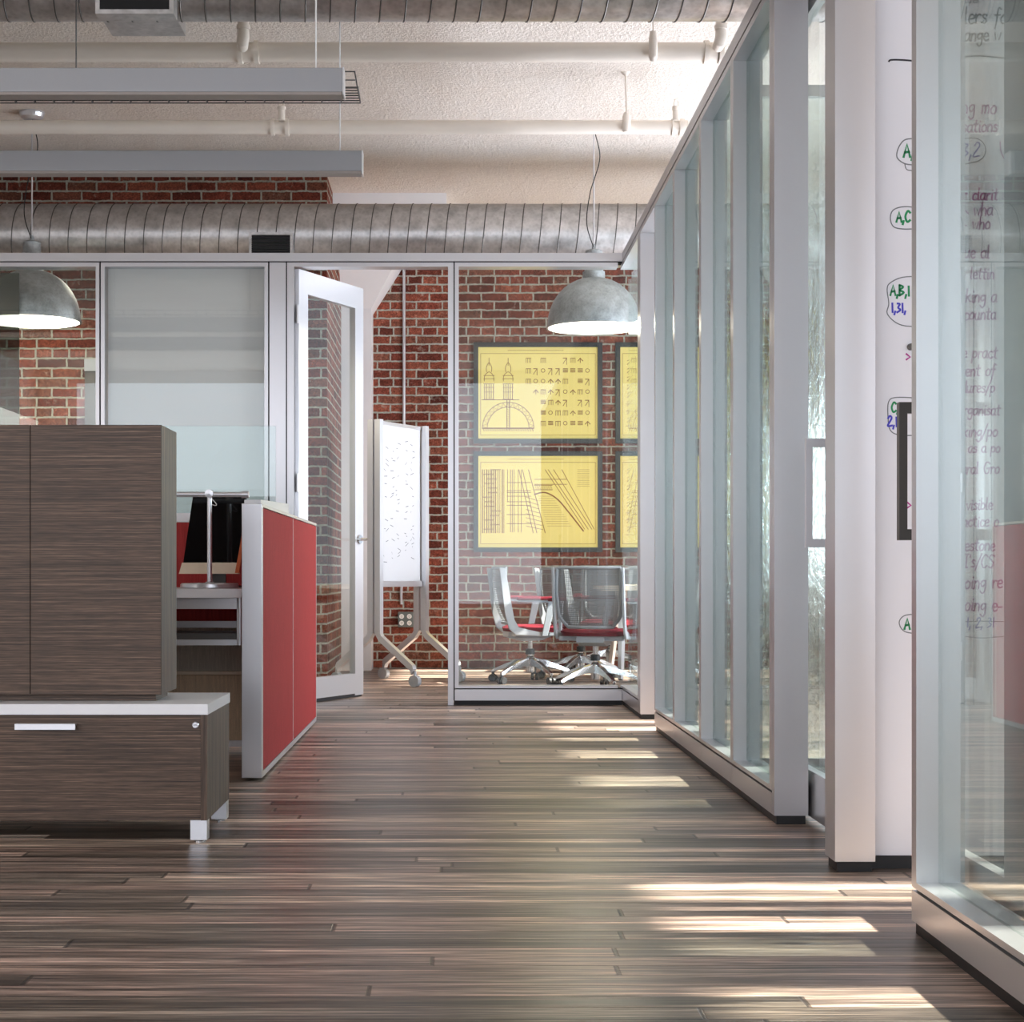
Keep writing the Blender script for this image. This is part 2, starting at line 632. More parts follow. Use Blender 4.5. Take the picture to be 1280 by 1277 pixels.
front_rail('trim_1', XL, WX1)
bm = bmesh.new()
for a, b in ((XL, -1.105), (-.012, WX0)):
    bx(bm, a, b, FY0 + .012, FY1 - .012, 0, Z_TOE)
struct('trim_2', bm, 'black', 'black recessed toe strip of the front partition')
bm = bmesh.new()
bx(bm, XL, WX0 + .01, FY0 + .012, FY1 - .012, Z_TREV - .004, Z_TREV + .004)
for x in (-2.32, -1.22, -1.105, -.012):
    bx(bm, x - .004, x + .004, FY0 + .006, FY1 - .02, Z_TOE if x != -1.105 else 0.0, Z_TOP - .012)
bx(bm, XL, -1.22, FY0 + .012, FY1 - .012, Z_REV - .004, Z_REV + .003)
bx(bm, 0.0, WX0 + .01, FY0 + .012, FY1 - .012, Z_REV - .003, Z_REV + .003)
struct('trim_3', bm, 'reveal', 'black shadow gaps of the front partition')


def front_bay(x0, x1, label, glass='glass', fr=.024, corner=False):
    w = window(label)
    w.location = ((x0 + x1) / 2, FY0, 0)
    f = bmesh.new()
    bx(f, x0, x0 + fr, FY0, FY1, Z_REV + .004, Z_TREV - .004)
    if not corner:
        bx(f, x1 - fr, x1, FY0, FY1, Z_REV + .004, Z_TREV - .004)
    bx(f, x0 + fr, x1 - fr, FY0, FY1, Z_HEAD, Z_TREV - .004)
    bx(f, x0 + fr, x1 - fr, FY0, FY1, Z_REV + .004, Z_SILL)
    bx(f, x0, x1, FY0, FY1, Z_TOE, Z_REV - .004)
    obj('window_frame', f, 'alu', w)
    obj('glass_pane', box(x0 + fr, (x1 - fr) if not corner else WX0 + .052, 11.002, 11.012, Z_SILL, Z_HEAD), glass, w)
    return w


front_bay(-4.45, -3.40, 'clear glass bay of the front partition beyond the desks')
front_bay(-3.39, -2.325, 'clear glass bay with a pendant lamp and brick behind')
wb = front_bay(-2.315, -1.225, 'glass bay covered by a grey roller blind')
obj('roller_blind', box(-2.285, -1.25, 11.035, 11.038, Z_SILL, Z_HEAD), 'blind', wb)
front_bay(-.008, WX0 - .002, 'wide clear glass bay in front of the yellow drawings', fr=.026, corner=True)
# wide post between blind bay and door, and door frame
struct('trim_4', box(-1.216, -1.109, FY0, FY1, 0, Z_TREV - .004), 'alu', 'wide aluminium post left of the open door')
bm = bmesh.new()
bx(bm, -1.101, -1.056, FY0, FY1, 0, Z_TREV - .004)
bx(bm, -.052, -.016, FY0, FY1, 0, Z_TREV - .004)
bx(bm, -1.056, -.052, FY0, FY1, Z_HEAD, Z_TREV - .004)
struct('trim_5', bm, 'alu', 'aluminium frame around the open glass door')

# --- open hinged glass door
door = struct('door_1', label='open glass door with aluminium stiles', loc=(-1.066, 10.99, 0))
LW, LT, Z0, Z1 = .86, .045, .014, 2.846


def dbx(name, bms, m, par):
    b = bmesh.new()
    for a in bms:
        bx(b, *a)
    me = obj(name, b, m, par)
    return me


def local_obj(name, bm, m, parent, smooth=False):
    """mesh given in the parent's own coordinates"""
    bmesh.ops.recalc_face_normals(bm, faces=bm.faces[:])
    me = bpy.data.meshes.new(name)
    bm.to_mesh(me)
    bm.free()
    me.materials.append(M[m] if isinstance(m, str) else m)
    if smooth:
        for p in me.polygons:
            p.use_smooth = True
        try:
            me.set_sharp_from_angle(angle=math.radians(35))
        except Exception:
            pass
    o = bpy.data.objects.new(name, me)
    C.objects.link(o)
    o.parent = parent
    return o


bm = bmesh.new()
bx(bm, 0, .115, -LT, 0, Z0, Z1)
bx(bm, LW - .115, LW, -LT, 0, Z0, Z1)
bx(bm, .115, LW - .115, -LT, 0, Z1 - .15, Z1)
bx(bm, .115, LW - .115, -LT, 0, Z0 + .012, .165)
local_obj('door_frame', bm, 'alu_bright', door)
local_obj('glass_pane', box(.115, LW - .115, -.028, -.018, .165, Z1 - .15), 'glass', door)
local_obj('door_sweep', box(.01, LW - .01, -LT + .008, -.008, .003, Z0 + .012), 'black', door)
bm = bmesh.new()
lathe(bm, [(0, -.012), (.030, -.012), (.034, -.006), (.034, 0)], (LW - .06, -LT, 1.095), 28, 'y')
tube(bm, [(LW - .06, -LT - .008, 1.095), (LW - .06, -LT - .055, 1.095), (LW - .075, -LT - .066, 1.095), (LW - .17, -LT - .066, 1.095)], .010, 12)
local_obj('lever_handle', bm, 'chrome', door, True)
bm = bmesh.new()
for z in (.35, 1.45, 2.55):
    tube(bm, [(-.012, -LT / 2 - .02, z - .06), (-.012, -LT / 2 - .02, z + .06)], .010, 12)
local_obj('door_hinge', bm, 'alu_bright', door, True)
door.rotation_euler = (0, 0, math.atan2(.76, .372))

# --- side partition (parallel to the camera axis)
MULL = [9.17, 8.36, 7.456, 6.596, 5.76]
END_T = .05


def side_bay(y0, y1, label, glass='glass_green', near_w=.045, far_w=.045, base=True):
    """y0 nearer, y1 farther"""
    w = window(label)
    w.location = (WX0, (y0 + y1) / 2, 0)
    f = bmesh.new()
    bx(f, WX0, WX1, y0, y0 + near_w, Z_REV + .004, Z_TREV - .004)
    if far_w > .01:
        bx(f, WX0, WX1, y1 - far_w, y1, Z_REV + .004, Z_TREV - .004)
    bx(f, WX0, WX1, y0 + near_w, y1 - far_w, Z_HEAD, Z_TREV - .004)
    bx(f, WX0, WX1, y0 + near_w, y1 - far_w, Z_REV + .004, Z_SILL)
    bx(f, WX0, WX1, y0, y1, Z_TOE, Z_REV - .004)
    obj('window_frame', f, 'alu', w)
    obj('glass_pane', box(WX0 + .052, WX0 + .062, y0 + near_w, y1 - far_w, Z_SILL, Z_HEAD), glass, w)
    return w


names = ['fourth bay of the long side glass partition, farthest from the whiteboard', 'third bay of the long side glass partition',
         'second bay of the long side glass partition', 'first bay of the long side glass partition, behind the end post']
g = .004
for i in range(4):
    side_bay(MULL[i + 1] + g / 2, MULL[i] - g / 2, names[i], near_w=.03 if i < 3 else .045, far_w=.03)
side_bay(.62, 1.72, 'glass bay of the near side partition beside the viewer', near_w=.03, far_w=.03)
side_bay(1.725, 2.83, 'glass bay of the near side partition', near_w=.03, far_w=.03)
side_bay(2.835, 3.993, 'nearest glass bay in front of the wall whiteboard', near_w=.03, far_w=.04, glass='glass_near')
side_bay(10.0, FY1, 'short glass return at the corner of the partition', near_w=.02, far_w=.0, glass='glass')
# posts
struct('trim_6', box(WX0, WX1, 5.715, 5.757, Z_TOE, Z_TREV - .004), 'alu', 'end post of the long side partition')
struct('trim_7', box(WX0, WX1, 4.80, 4.93, Z_TOE, Z_TREV - .004), 'alu', 'post at the edge of the wall whiteboard')
struct('trim_8', box(WX0, WX1, 9.87, 9.997, Z_TOE, Z_TREV - .004), 'alu', 'far post beside the corner glass return')
# head rail over everything and reveals
struct('trim_9', box(WX0, WX1, .62, FY0, Z_TREV + .004, Z_TOP), 'alu', 'aluminium head rail of the side partition')
bm = bmesh.new()
bx(bm, WX0 + .012, WX1 - .012, .62, FY0, Z_TREV - .004, Z_TREV + .004)
for a, b in ((5.757, 9.17), (10.0, FY0), (.62, 3.99)):
    bx(bm, WX0 + .012, WX1 - .012, a, b, Z_REV - .004, Z_REV + .004)
struct('trim_10', bm, 'reveal', 'black shadow gaps of the side partition')
bm = bmesh.new()
for a, b in ((5.72, 9.16), (9.88, FY0 + .1), (.62, 3.985), (4.81, 4.92)):
    bx(bm, WX0 + .008, WX1 - .008, a, b, 0, Z_TOE)
struct('trim_11', bm, 'black', 'black recessed toe strip of the side partition')
# flat head plates over the two openings
bm = bmesh.new()
bx(bm, WX0, WX1, 4.93, 5.715, Z_HEAD, Z_TREV - .004)
bx(bm, WX0, WX1, 9.17, 9.87, Z_HEAD, Z_TREV - .004)
bx(bm, WX0, WX1, 3.993, 4.80, Z_HEAD, Z_TREV - .004)
struct('trim_12', bm, 'alu', 'aluminium door heads of the side partition')


# --- sliding doors behind the partition
def sliding(name, label, y0, y1, near, far, handle_y, hm):
    d = struct(name, label=label, loc=(1.23, (y0 + y1) / 2, 0))
    X0, X1 = 1.212, 1.244
    b = bmesh.new()
    bx(b, X0, X1, y0, y0 + near, .022, 2.88)
    bx(b, X0, X1, y1 - far, y1, .022, 2.88)
    bx(b, X0, X1, y0 + near, y1 - far, .022, .18)
    bx(b, X0, X1, y0 + near, y1 - far, 2.78, 2.88)
    obj('door_frame', b, 'alu', d)
    obj('glass_pane', box(X0 + .015, X0 + .025, y0 + near, y1 - far, .18, 2.78), 'glass', d)
    # square-section pull
    b = bmesh.new()
    bx(b, 1.092, 1.112, handle_y - .012, handle_y + .012, .935, 1.275)
    bx(b, 1.112, X0, handle_y - .012, handle_y + .012, .935, .962)
    bx(b, 1.112, X0, handle_y - .012, handle_y + .012, 1.248, 1.275)
    obj('pull_handle', b, hm, d)  # finish carries the light: dark for the backlit handle, pale for the lit one
    return d


sliding('door_2', 'sliding glass door slid open behind the near glass bay, dark pull handle', 3.47, 4.25, .245, .07, 4.15, 'alu_dark')
sliding('door_3', 'closed sliding glass door with a pale pull handle between the two posts', 5.02, 6.45, .19, .10, 5.25, 'alu_bright')

# --- rain glass room divider
rw = window('rippled glass divider between the side rooms')
rw.location = (2.4, 7.47, 0)
obj('glass_pane', box(WX1 + .002, XR, 7.46, 7.472, .035, 2.97), 'rain', rw)
b = bmesh.new()
bx(b, WX1 + .002, XR, 7.445, 7.487, 0, .035)
bx(b, WX1 + .002, XR, 7.445, 7.487, 2.97, 3.02)
obj('window_frame', b, 'alu', rw)

# --- wall with full-height whiteboard
struct('wall_divider', box(WX1 + .001, XR, 4.872, 4.93, 0, 3.4), 'white', 'white partition wall that carries the whiteboard')
struct('baseboard_right', box(WX1 + .001, XR, 4.862, 4.871, 0, .036), 'black', 'black baseboard under the wall whiteboard')
PXM = F_PX / 4.87


def wx(px):
    return (px - 570) / PXM


def wz(py):
    return CAM_Z - (py - 718) / PXM


wbd = thing('wall_whiteboard', 'tall wall-mounted whiteboard covered in green, blue and purple handwriting behind the sliding door', 'whiteboard', (1.9, 4.865, .04))
obj('board_panel', box(WX1 + .004, 2.75, 4.862, 4.871, .038, 3.35), 'board', wbd)

GL = {
    'a': (.85, '.7,.9 .4,1 .1,.7 .12,.2 .4,0 .7,.45;.7,1 .68,.2 .85,0'), 'b': (.8, '.1,1.8 .1,0;.1,.6 .4,1 .7,.6 .5,.05 .1,.1'),
    'c': (.75, '.68,.8 .4,1 .1,.6 .2,.1 .5,0 .72,.2'), 'd': (.85, '.7,.6 .4,1 .1,.6 .2,.05 .65,.3;.7,1.8 .7,.2 .85,0'),
    'e': (.75, '.1,.5 .65,.62 .5,1 .2,.9 .1,.4 .35,0 .72,.15'), 'f': (.7, '.7,1.6 .5,1.8 .35,1.4 .3,.3 .2,-.5;.05,1 .65,1'),
    'g': (.85, '.7,.8 .4,1 .1,.6 .35,.2 .7,.6;.7,1 .7,-.3 .4,-.7 .1,-.4'), 'h': (.8, '.1,1.8 .1,0;.1,.6 .4,1 .65,.7 .65,0'),
    'i': (.42, '.2,1 .2,.1 .35,0;.2,1.42 .24,1.5'), 'k': (.75, '.1,1.8 .1,0;.6,1 .1,.45;.25,.55 .65,0'),
    'l': (.42, '.15,1.8 .15,.2 .35,0'), 'm': (1.05, '.1,1 .1,0;.1,.7 .3,1 .47,.7 .47,0;.47,.7 .68,1 .87,.7 .87,0'),
    'n': (.8, '.1,1 .1,0;.1,.6 .4,1 .65,.7 .65,0'), 'o': (.82, '.4,1 .1,.6 .2,.05 .6,.1 .7,.7 .4,1'),
    'p': (.8, '.1,1 .05,-.7;.1,.6 .4,1 .7,.6 .5,.1 .1,.15'), 'r': (.68, '.1,1 .15,0;.15,.6 .4,1 .62,.9'),
    's': (.68, '.6,.85 .35,1 .15,.75 .55,.4 .45,.05 .1,.1'), 't': (.7, '.35,1.6 .3,.2 .55,0;.05,1.05 .65,1.1'),
    'u': (.85, '.1,1 .1,.2 .4,0 .65,.5;.65,1 .65,.1 .8,0'), 'v': (.72, '|.05,1 .35,0 .65,1'), 'w': (.95, '|.05,1 .25,0 .45,.8 .65,0 .85,1'),
    'G': (1.1, '.95,1.5 .5,1.8 .1,1 .3,.1 .8,.1 .9,.8;.55,.8 1,.8'), 'C': (1.0, '.9,1.5 .5,1.8 .1,.9 .4,0 .9,.3'), 'S': (.95, '.8,1.6 .4,1.8 .15,1.35 .7,.7 .5,0 .1,.15'),
    'I': (.7, '|.1,1.8 .6,1.8;|.35,1.8 .35,0;|.1,0 .6,0'), "'": (.3, '|.15,1.8 .1,1.4'), '/': (.7, '|.7,1.9 .0,-.4'), '-': (.7, '|.05,.5 .6,.55'),
    ',': (.4, '|.2,.2 .05,-.4'), ':': (.35, '|.15,.9 .18,1;|.15,.2 .18,.3'), '\\': (.6, '.05,1.4 .1,.8 .6,.3'),
    '1': (.5, '|.2,1.6 .25,0'), '2': (.95, '.15,1.3 .45,1.7 .75,1.3 .1,.05 .85,.1'), '3': (.85, '.15,1.6 .6,1.5 .3,.9 .7,.5 .1,.05'),
    'A': (1.0, '|.0,0 .45,1.7 .85,0;|.15,.6 .75,.7'), 'B': (1.0, '|.1,1.7 .1,0;.1,1.7 .7,1.4 .15,.9 .8,.5 .1,0'), '>': (.8, '|.1,1 .7,.5 .1,.1'),
    ' ': (.7, ''),
}


def smooth_pts(p, k=5):
    if len(p) < 3:
        return p
    out = []
    q = [p[0]] + p + [p[-1]]
    for i in range(1, len(q) - 2):
        for j in range(k):
            t = j / k
            a, b, c, d = q[i - 1], q[i], q[i + 1], q[i + 2]
            out.append(tuple(.5 * (2 * b[n] + (c[n] - a[n]) * t + (2 * a[n] - 5 * b[n] + 4 * c[n] - d[n]) * t * t +
                                   (3 * b[n] - a[n] - 3 * c[n] + d[n]) * t ** 3) for n in (0, 1)))
    out.append(p[-1])
    return out


def ribbon(bm, pts, w, y, fx=lambda u: u, fz=lambda v: v):
    """flat marker stroke on a plane of constant y"""
    P = [Vector((fx(u), fz(v))) for u, v in pts]
    L, R = [], []
    for i, p in enumerate(P):
        d = P[min(i + 1, len(P) - 1)] - P[max(i - 1, 0)]
        if d.length < 1e-9:
            d = Vector((1, 0))
        d.normalize()
        n = Vector((-d.y, d.x)) * w / 2
        if i == 0:
            p = p - d * w * .3
        if i == len(P) - 1:
            p = p + d * w * .3
        L.append(bm.verts.new((p.x + n.x, y, p.y + n.y)))
        R.append(bm.verts.new((p.x - n.x, y, p.y - n.y)))
    for i in range(len(P) - 1):
        bm.faces.new((L[i], L[i + 1], R[i + 1], R[i]))


def write(text, px, py, h, m, w=1.6, slant=.1, sx=1.0):
    """handwriting on the wall board: baseline at pixel (px,py), x-height h pixels"""
    bm = bmesh.new()
    cx = px
    for ch in text:
        adv, s = GL[ch]
        wob = random.uniform(-.06, .06) * h
        if s:
            for st in s.split(';'):
                straight = st.startswith('|')
                pts = [tuple(map(float, q.split(','))) for q in st.lstrip('|').split()]
                if not straight:
                    pts = smooth_pts(pts)
                pp = [(cx + (u + v * slant) * h * sx, py - v * h + wob) for u, v in pts]
                ribbon(bm, pp, w / PXM, 4.8612, wx, wz)
        cx += adv * h * sx
    return obj('writing', bm, m, wbd)


def stroke(pts, m, w=1.3, smooth=True):
    bm = bmesh.new()
    ribbon(bm, smooth_pts(pts, 6) if smooth else pts, w / PXM, 4.8613, wx, wz)
    return obj('marker_line', bm, m, wbd)


write('Council', 1201, 5, 4.2, 'm_grey', .8)
write('olers fo', 1194, 31, 11.5, 'm_grey', 2)
write('hange w', 1196, 52, 9.5, 'm_grey', 2)
for t, x, y, h in (('ing mo', 1196, 143, 10.5), ('rsations', 1195, 166, 9), ('or clarit', 1195, 251, 8.5), ('\\ wha', 1203, 270, 9.5),
                   ('- who', 1201, 287, 9), ('gue al', 1196, 323, 9), ('- lettin', 1200, 349, 8), ('aking a', 1198, 378, 9),
                   ('ccounta', 1197, 400, 8.5), ('ve pract', 1195, 448, 8.5), ('ment of', 1196, 470, 8.5), ('edures/p', 1194, 491, 8),
                   ('organisat', 1196, 519, 8), ('aking/po', 1195, 546, 8.5), ('ll as a po', 1197, 566, 7.5), ('tural Gro', 1194, 592, 8),
                   ('visible', 1206, 637, 8), ('ractice o', 1196, 658, 8), ('ilestone', 1197, 688, 8.5), ("I's/CS", 1203, 709, 9),
                   ('going re', 1196, 735, 9.5), ('going e-', 1196, 763, 9.5)):
    write(t, x, y, h, 'm_purple', 1.9)
write('3,2', 1201, 197, 10.5, 'm_lav', 1.8)
write(': 1, 2, 31', 1199, 784, 7.5, 'm_lav', 1.4, sx=.95)
stroke([(1196, 73), (1218, 71), (1236, 72), (1256, 74)], 'm_grey', 1.6)
stroke([(1196, 175), (1220, 174), (1231, 186), (1224, 201), (1196, 207)], 'm_grey')
stroke([(1249, 178), (1250, 190), (1254, 199)], 'm_purple', 1.6)
stroke([(1192, 777), (1225, 776), (1262, 777)], 'm_grey', .9)
stroke([(1192, 793), (1225, 797), (1262, 794)], 'm_grey', .9)
stroke([(1110, 78), (1113, 76), (1126, 76), (1150, 78)], 'm_black', 2.2)
stroke([(1150, 174), (1132, 175), (1124, 182), (1120, 193), (1122, 200), (1132, 206), (1150, 207)], 'm_grey', 1.5)
stroke([(1130, 206), (1133, 213), (1145, 214)], 'm_grey', 1.3)
write('A,', 1128.5, 197, 9.5, 'm_green', 3.0, 0)
stroke([(1150, 261), (1130, 259), (1116, 263), (1112, 273), (1116, 284), (1130, 287), (1150, 286)], 'm_grey', 1.4)
write('A,C', 1119.5, 278, 7.5, 'm_green', 2.8, 0)
stroke([(1155, 346), (1128, 347), (1112, 354), (1108, 362), (1110, 380), (1108, 392), (1118, 403), (1132, 408), (1155, 408)], 'm_grey', 1.3)
write('A,B,1', 1112, 370, 7.6, 'm_green', 2.6, 0)
write('1,31,', 1113, 391, 7.2, 'm_blue', 2.4, 0)
write('>', 1131, 451, 8, 'm_magenta', 2.2, 0)
write('>', 1132, 636, 8, 'm_magenta', 2.2, 0)
stroke([(1150, 498), (1120, 497), (1110, 502), (1109, 520), (1112, 538), (1125, 544), (1150, 544)], 'm_grey', 1.3)
write('C,', 1113, 515, 6.8, 'm_green', 2.4, 0)
write('2,1', 1108, 533, 7.4, 'm_blue', 2.4, 0)
stroke([(1150, 767), (1130, 769), (1123, 778), (1130, 789), (1150, 792)], 'm_grey', 1.3)
write('A', 1129.5, 786, 8, 'm_green', 2.8, 0)
bm = bmesh.new()
lathe(bm, [(0, -.014), (.009, -.014), (.010, 0)], (wx(1137), 4.862, wz(434)), 16, 'y')
obj('magnet', bm, 'alu_dark', wbd)

# ------------------------------------------------------------------ ducts
def duct(name, label, Y, r, z, x0, x1, pitch):
    t = thing(name, label, 'air duct', ((x0 + x1) / 2, Y, z - r))
    bm = bmesh.new()
    lathe(bm, [(r, x0), (r, x1)], (0, Y, z), 64, 'x')
    obj('duct_pipe', bm, 'galv', t, True)
    bm = bmesh.new()
    pts = []
    n = int((x1 - x0) / pitch * 32)
    for i in range(n + 1):
        a = i / 32 * 2 * PI
        pts.append((x0 + pitch * i / 32, Y - (r + .001) * math.sin(a), z - (r + .001) * math.cos(a)))
    tube(bm, pts, .0042, 5)
    obj('spiral_seam', bm, 'seam', t, True)  # dark seam colour stands for the shading of the ridge
    return t


d2 = duct('spiral_duct', 'galvanised spiral duct running above the glass partition head', 12.6, .235, 3.39, XL, 3.5, .139)
d1 = duct('spiral_duct', 'galvanised spiral duct crossing the top edge of the photo in front of the white pipes', 8.0, .20, 3.692, XL, 3.5, .118)
d1['group'] = d2['group'] = 'spiral ducts under the ceiling'


def grille(par, p0, p1, y0, y1, nm='alu_dark'):
    b = bmesh.new()
    f = .02
    bx(b, p0.x, p1.x, y0, y1, p1.z, p1.z + f)
    bx(b, p0.x, p1.x, y0, y1, p0.z - f, p0.z)
    bx(b, p0.x, p0.x + f, y0, y1, p1.z + f, p0.z - f)
    bx(b, p1.x - f, p1.x, y0, y1, p1.z + f, p0.z - f)
    g_ = obj('grille_frame', b, 'galv', par)
    b = bmesh.new()
    bx(b, p0.x + f, p1.x - f, y0 + .03, y1, p1.z + f, p0.z - f)
    n = 9
    for i in range(n):
        z = p1.z + f + (p0.z - p1.z - 2 * f) * (i + .5) / n
        bx(b, p0.x + f, p1.x - f, y0 + .006, y0 + .03, z - .004, z + .004)
    s = obj('grille_slats', b, 'black', g_)
    return g_


grille(d2, at(311, 290, 12.33), at(366, 320, 12.33), 12.33, 12.42)
grille(d1, at(119, -8, 7.78), at(217, 17, 7.78), 7.78, 7.88)
b = bmesh.new()
a_, c_ = at(133, 20, 8.35), at(226, 33, 8.35)
bx(b, a_.x, c_.x, 8.2, 8.5, c_.z, c_.z + .16)
obj('branch_box', b, 'galv', d1)

# ------------------------------------------------------------------ sprinkler pipes
def coupling(b, x, Y, z, r, w=.02):
    lathe(b, [(r, -w / 2), (r, w / 2)], (x, Y, z), 24, 'x')


p1 = thing('sprinkler_pipe', 'thick cream painted pipe just below the front duct', 'pipe', (-2, 9.2, 3.66), 'painted pipes under the ceiling')
b = bmesh.new()
lathe(b, [(.0525, XL), (.0525, 1.43)], (0, 9.2, 3.71), 32, 'x')
obj('pipe_run', b, 'pipe', p1, True)
for px in (300.5, 321, 882.5, 901):
    b = bmesh.new()
    coupling(b, at(px, 0, 9.2).x, 9.2, 3.71, .063, .026)
    obj('coupling', b, 'pipe', p1, True)
for px in (308, 897):
    x = at(px, 0, 9.2).x
    b = bmesh.new()
    tube(b, [(x - .012, 9.13, 3.715), (x - .006, 9.08, 3.725), (x, 9.07, 3.755), (x, 9.07, 3.80), (x, 9.07, ZC)], [.03, .033, .034, .030, .027], 16)
    lathe(b, [(.037, -.01), (.037, .014)], (x, 9.07, 3.80), 20, 'z')
    obj('elbow_riser', b, 'pipe', p1, True)
x = at(814.5, 0, 9.2).x
b = bmesh.new()
tube(b, [(x, 9.14, 3.645), (x, 9.13, 3.66), (x, 9.13, 3.76), (x, 9.13, 3.80)], [.016, .024, .024, .018], 14)
tube(b, [(x, 9.13, 3.80), (x, 9.13, ZC)], .004, 8)
obj('clevis_hanger', b, 'pipe', p1, True)

p2 = thing('sprinkler_pipe', 'thinner white painted pipe behind the linear lamps, with upright sprinkler heads', 'pipe', (-2, 10.6, 3.62), 'painted pipes under the ceiling')
b = bmesh.new()
lathe(b, [(.0435, XL), (.0435, 1.46)], (0, 10.6, 3.672), 32, 'x')
obj('pipe_run', b, 'pipe', p2, True)
for px, w in ((341, .022), (359, .022), (840.5, .01), (852, .03)):
    b = bmesh.new()
    coupling(b, at(px, 0, 10.6).x, 10.6, 3.672, .0535, w)
    obj('coupling', b, 'pipe', p2, True)
for px in (353, 844):
    x = at(px, 0, 10.6).x
    b = bmesh.new()
    tube(b, [(x, 10.55, 3.70), (x, 10.55, 3.77)], [.022, .022], 14)
    lathe(b, [(.027, 0), (.027, .022)], (x, 10.55, 3.765), 14)
    tube(b, [(x - .012, 10.55, 3.785), (x - .015, 10.55, 3.81), (x - .006, 10.55, 3.828)], .003, 6)
    tube(b, [(x + .012, 10.55, 3.785), (x + .015, 10.55, 3.81), (x + .006, 10.55, 3.828)], .003, 6)
    lathe(b, [(.018, 0), (.018, .003)], (x, 10.55, 3.828), 14)
    obj('sprinkler_head', b, 'pipe', p2, True)
x = at(782, 0, 10.6).x
b = bmesh.new()
tube(b, [(x, 10.54, 3.625), (x, 10.54, 3.635), (x, 10.54, 3.72), (x, 10.54, 3.75)], [.02, .026, .026, .017], 14)
tube(b, [(x, 10.54, 3.75), (x - .006, 10.54, ZC - .02)], .006, 8)
lathe(b, [(.01, 0), (.028, .018), (.028, .02)], (x - .006, 10.54, ZC - .02), 14)
obj('clevis_hanger', b, 'pipe', p2, True)

# ------------------------------------------------------------------ linear pendant lights
def linear(label, Y, z0, x1, wires):
    t = thing('linear_pendant_light', label, 'ceiling light', (x1 - 1.5, Y, z0), 'long linear pendant lights')
    b = box(XL + .5, x1 - .006, Y, Y + .085, z0 + .012, z0 + .112, bevel=.003)
    obj('housing', b, 'fixture', t)
    obj('diffuser', box(XL + .5, x1 - .01, Y + .004, Y + .081, z0, z0 + .012), 'diffuser', t)
    obj('end_cap', box(x1 - .006, x1, Y - .002, Y + .087, z0, z0 + .114), 'alu_bright', t)
    for x in wires:
        b = bmesh.new()
        tube(b, [(x, Y + .04, z0 + .11), (x, Y + .04, ZC)], .0036, 8)
        lathe(b, [(.006, -.02), (.012, 0)], (x, Y + .04, ZC), 12)
        obj('suspension_wire', b, 'cable', t)
    return t


linear('long grey linear light nearer the front duct', 7.0, 2.850, -.467, (-.587, -3.4))
linear('long grey linear light in front of the upper brick band', 8.28, 2.828, -.460, (-.575, -3.4))

# wire cable tray
ct = thing('cable_tray', 'dark wire basket cable tray behind the nearer linear light', 'cable tray', (-2, 7.62, 3.02))
XE = -.44
b = bmesh.new()
Y0, Y1, ZB, ZT = 7.5, 7.74, 3.022, 3.095
for k in range(7):
    tube(b, [(XL + 1, Y0 + (Y1 - Y0) * k / 6, ZB), (XE, Y0 + (Y1 - Y0) * k / 6, ZB)], .0028, 6)
for y in (Y0, Y1):
    for z in (ZB + .035, ZT):
        tube(b, [(XL + 1, y, z), (XE - .01, y, z)], .0028, 6)
obj('long_wire', b, 'wire', ct)
b = bmesh.new()
k = XE
while k > -3.0:
    tube(b, [(k - .012, Y0, ZT), (k, Y0, ZB), (k, Y1, ZB), (k - .012, Y1, ZT)], .003, 6)
    k -= .088
obj('cross_wire', b, 'wire', ct)
for x in (-1.75, -2.9):
    b = bmesh.new()
    tube(b, [(x, Y1, ZT), (x, Y1, ZC)], .003, 6)
    obj('hanger_rod', b, 'wire', ct)
b = bmesh.new()
tube(b, [(-3, 7.60, ZB + .012), (-2.2, 7.57, ZB + .012), (-1.4, 7.62, ZB + .012), (-.7, 7.60, ZB + .012)], .008, 8)
tag(obj('cable', b, 'cable', smooth=True), 'pale data cable lying in the wire tray', 'cable')

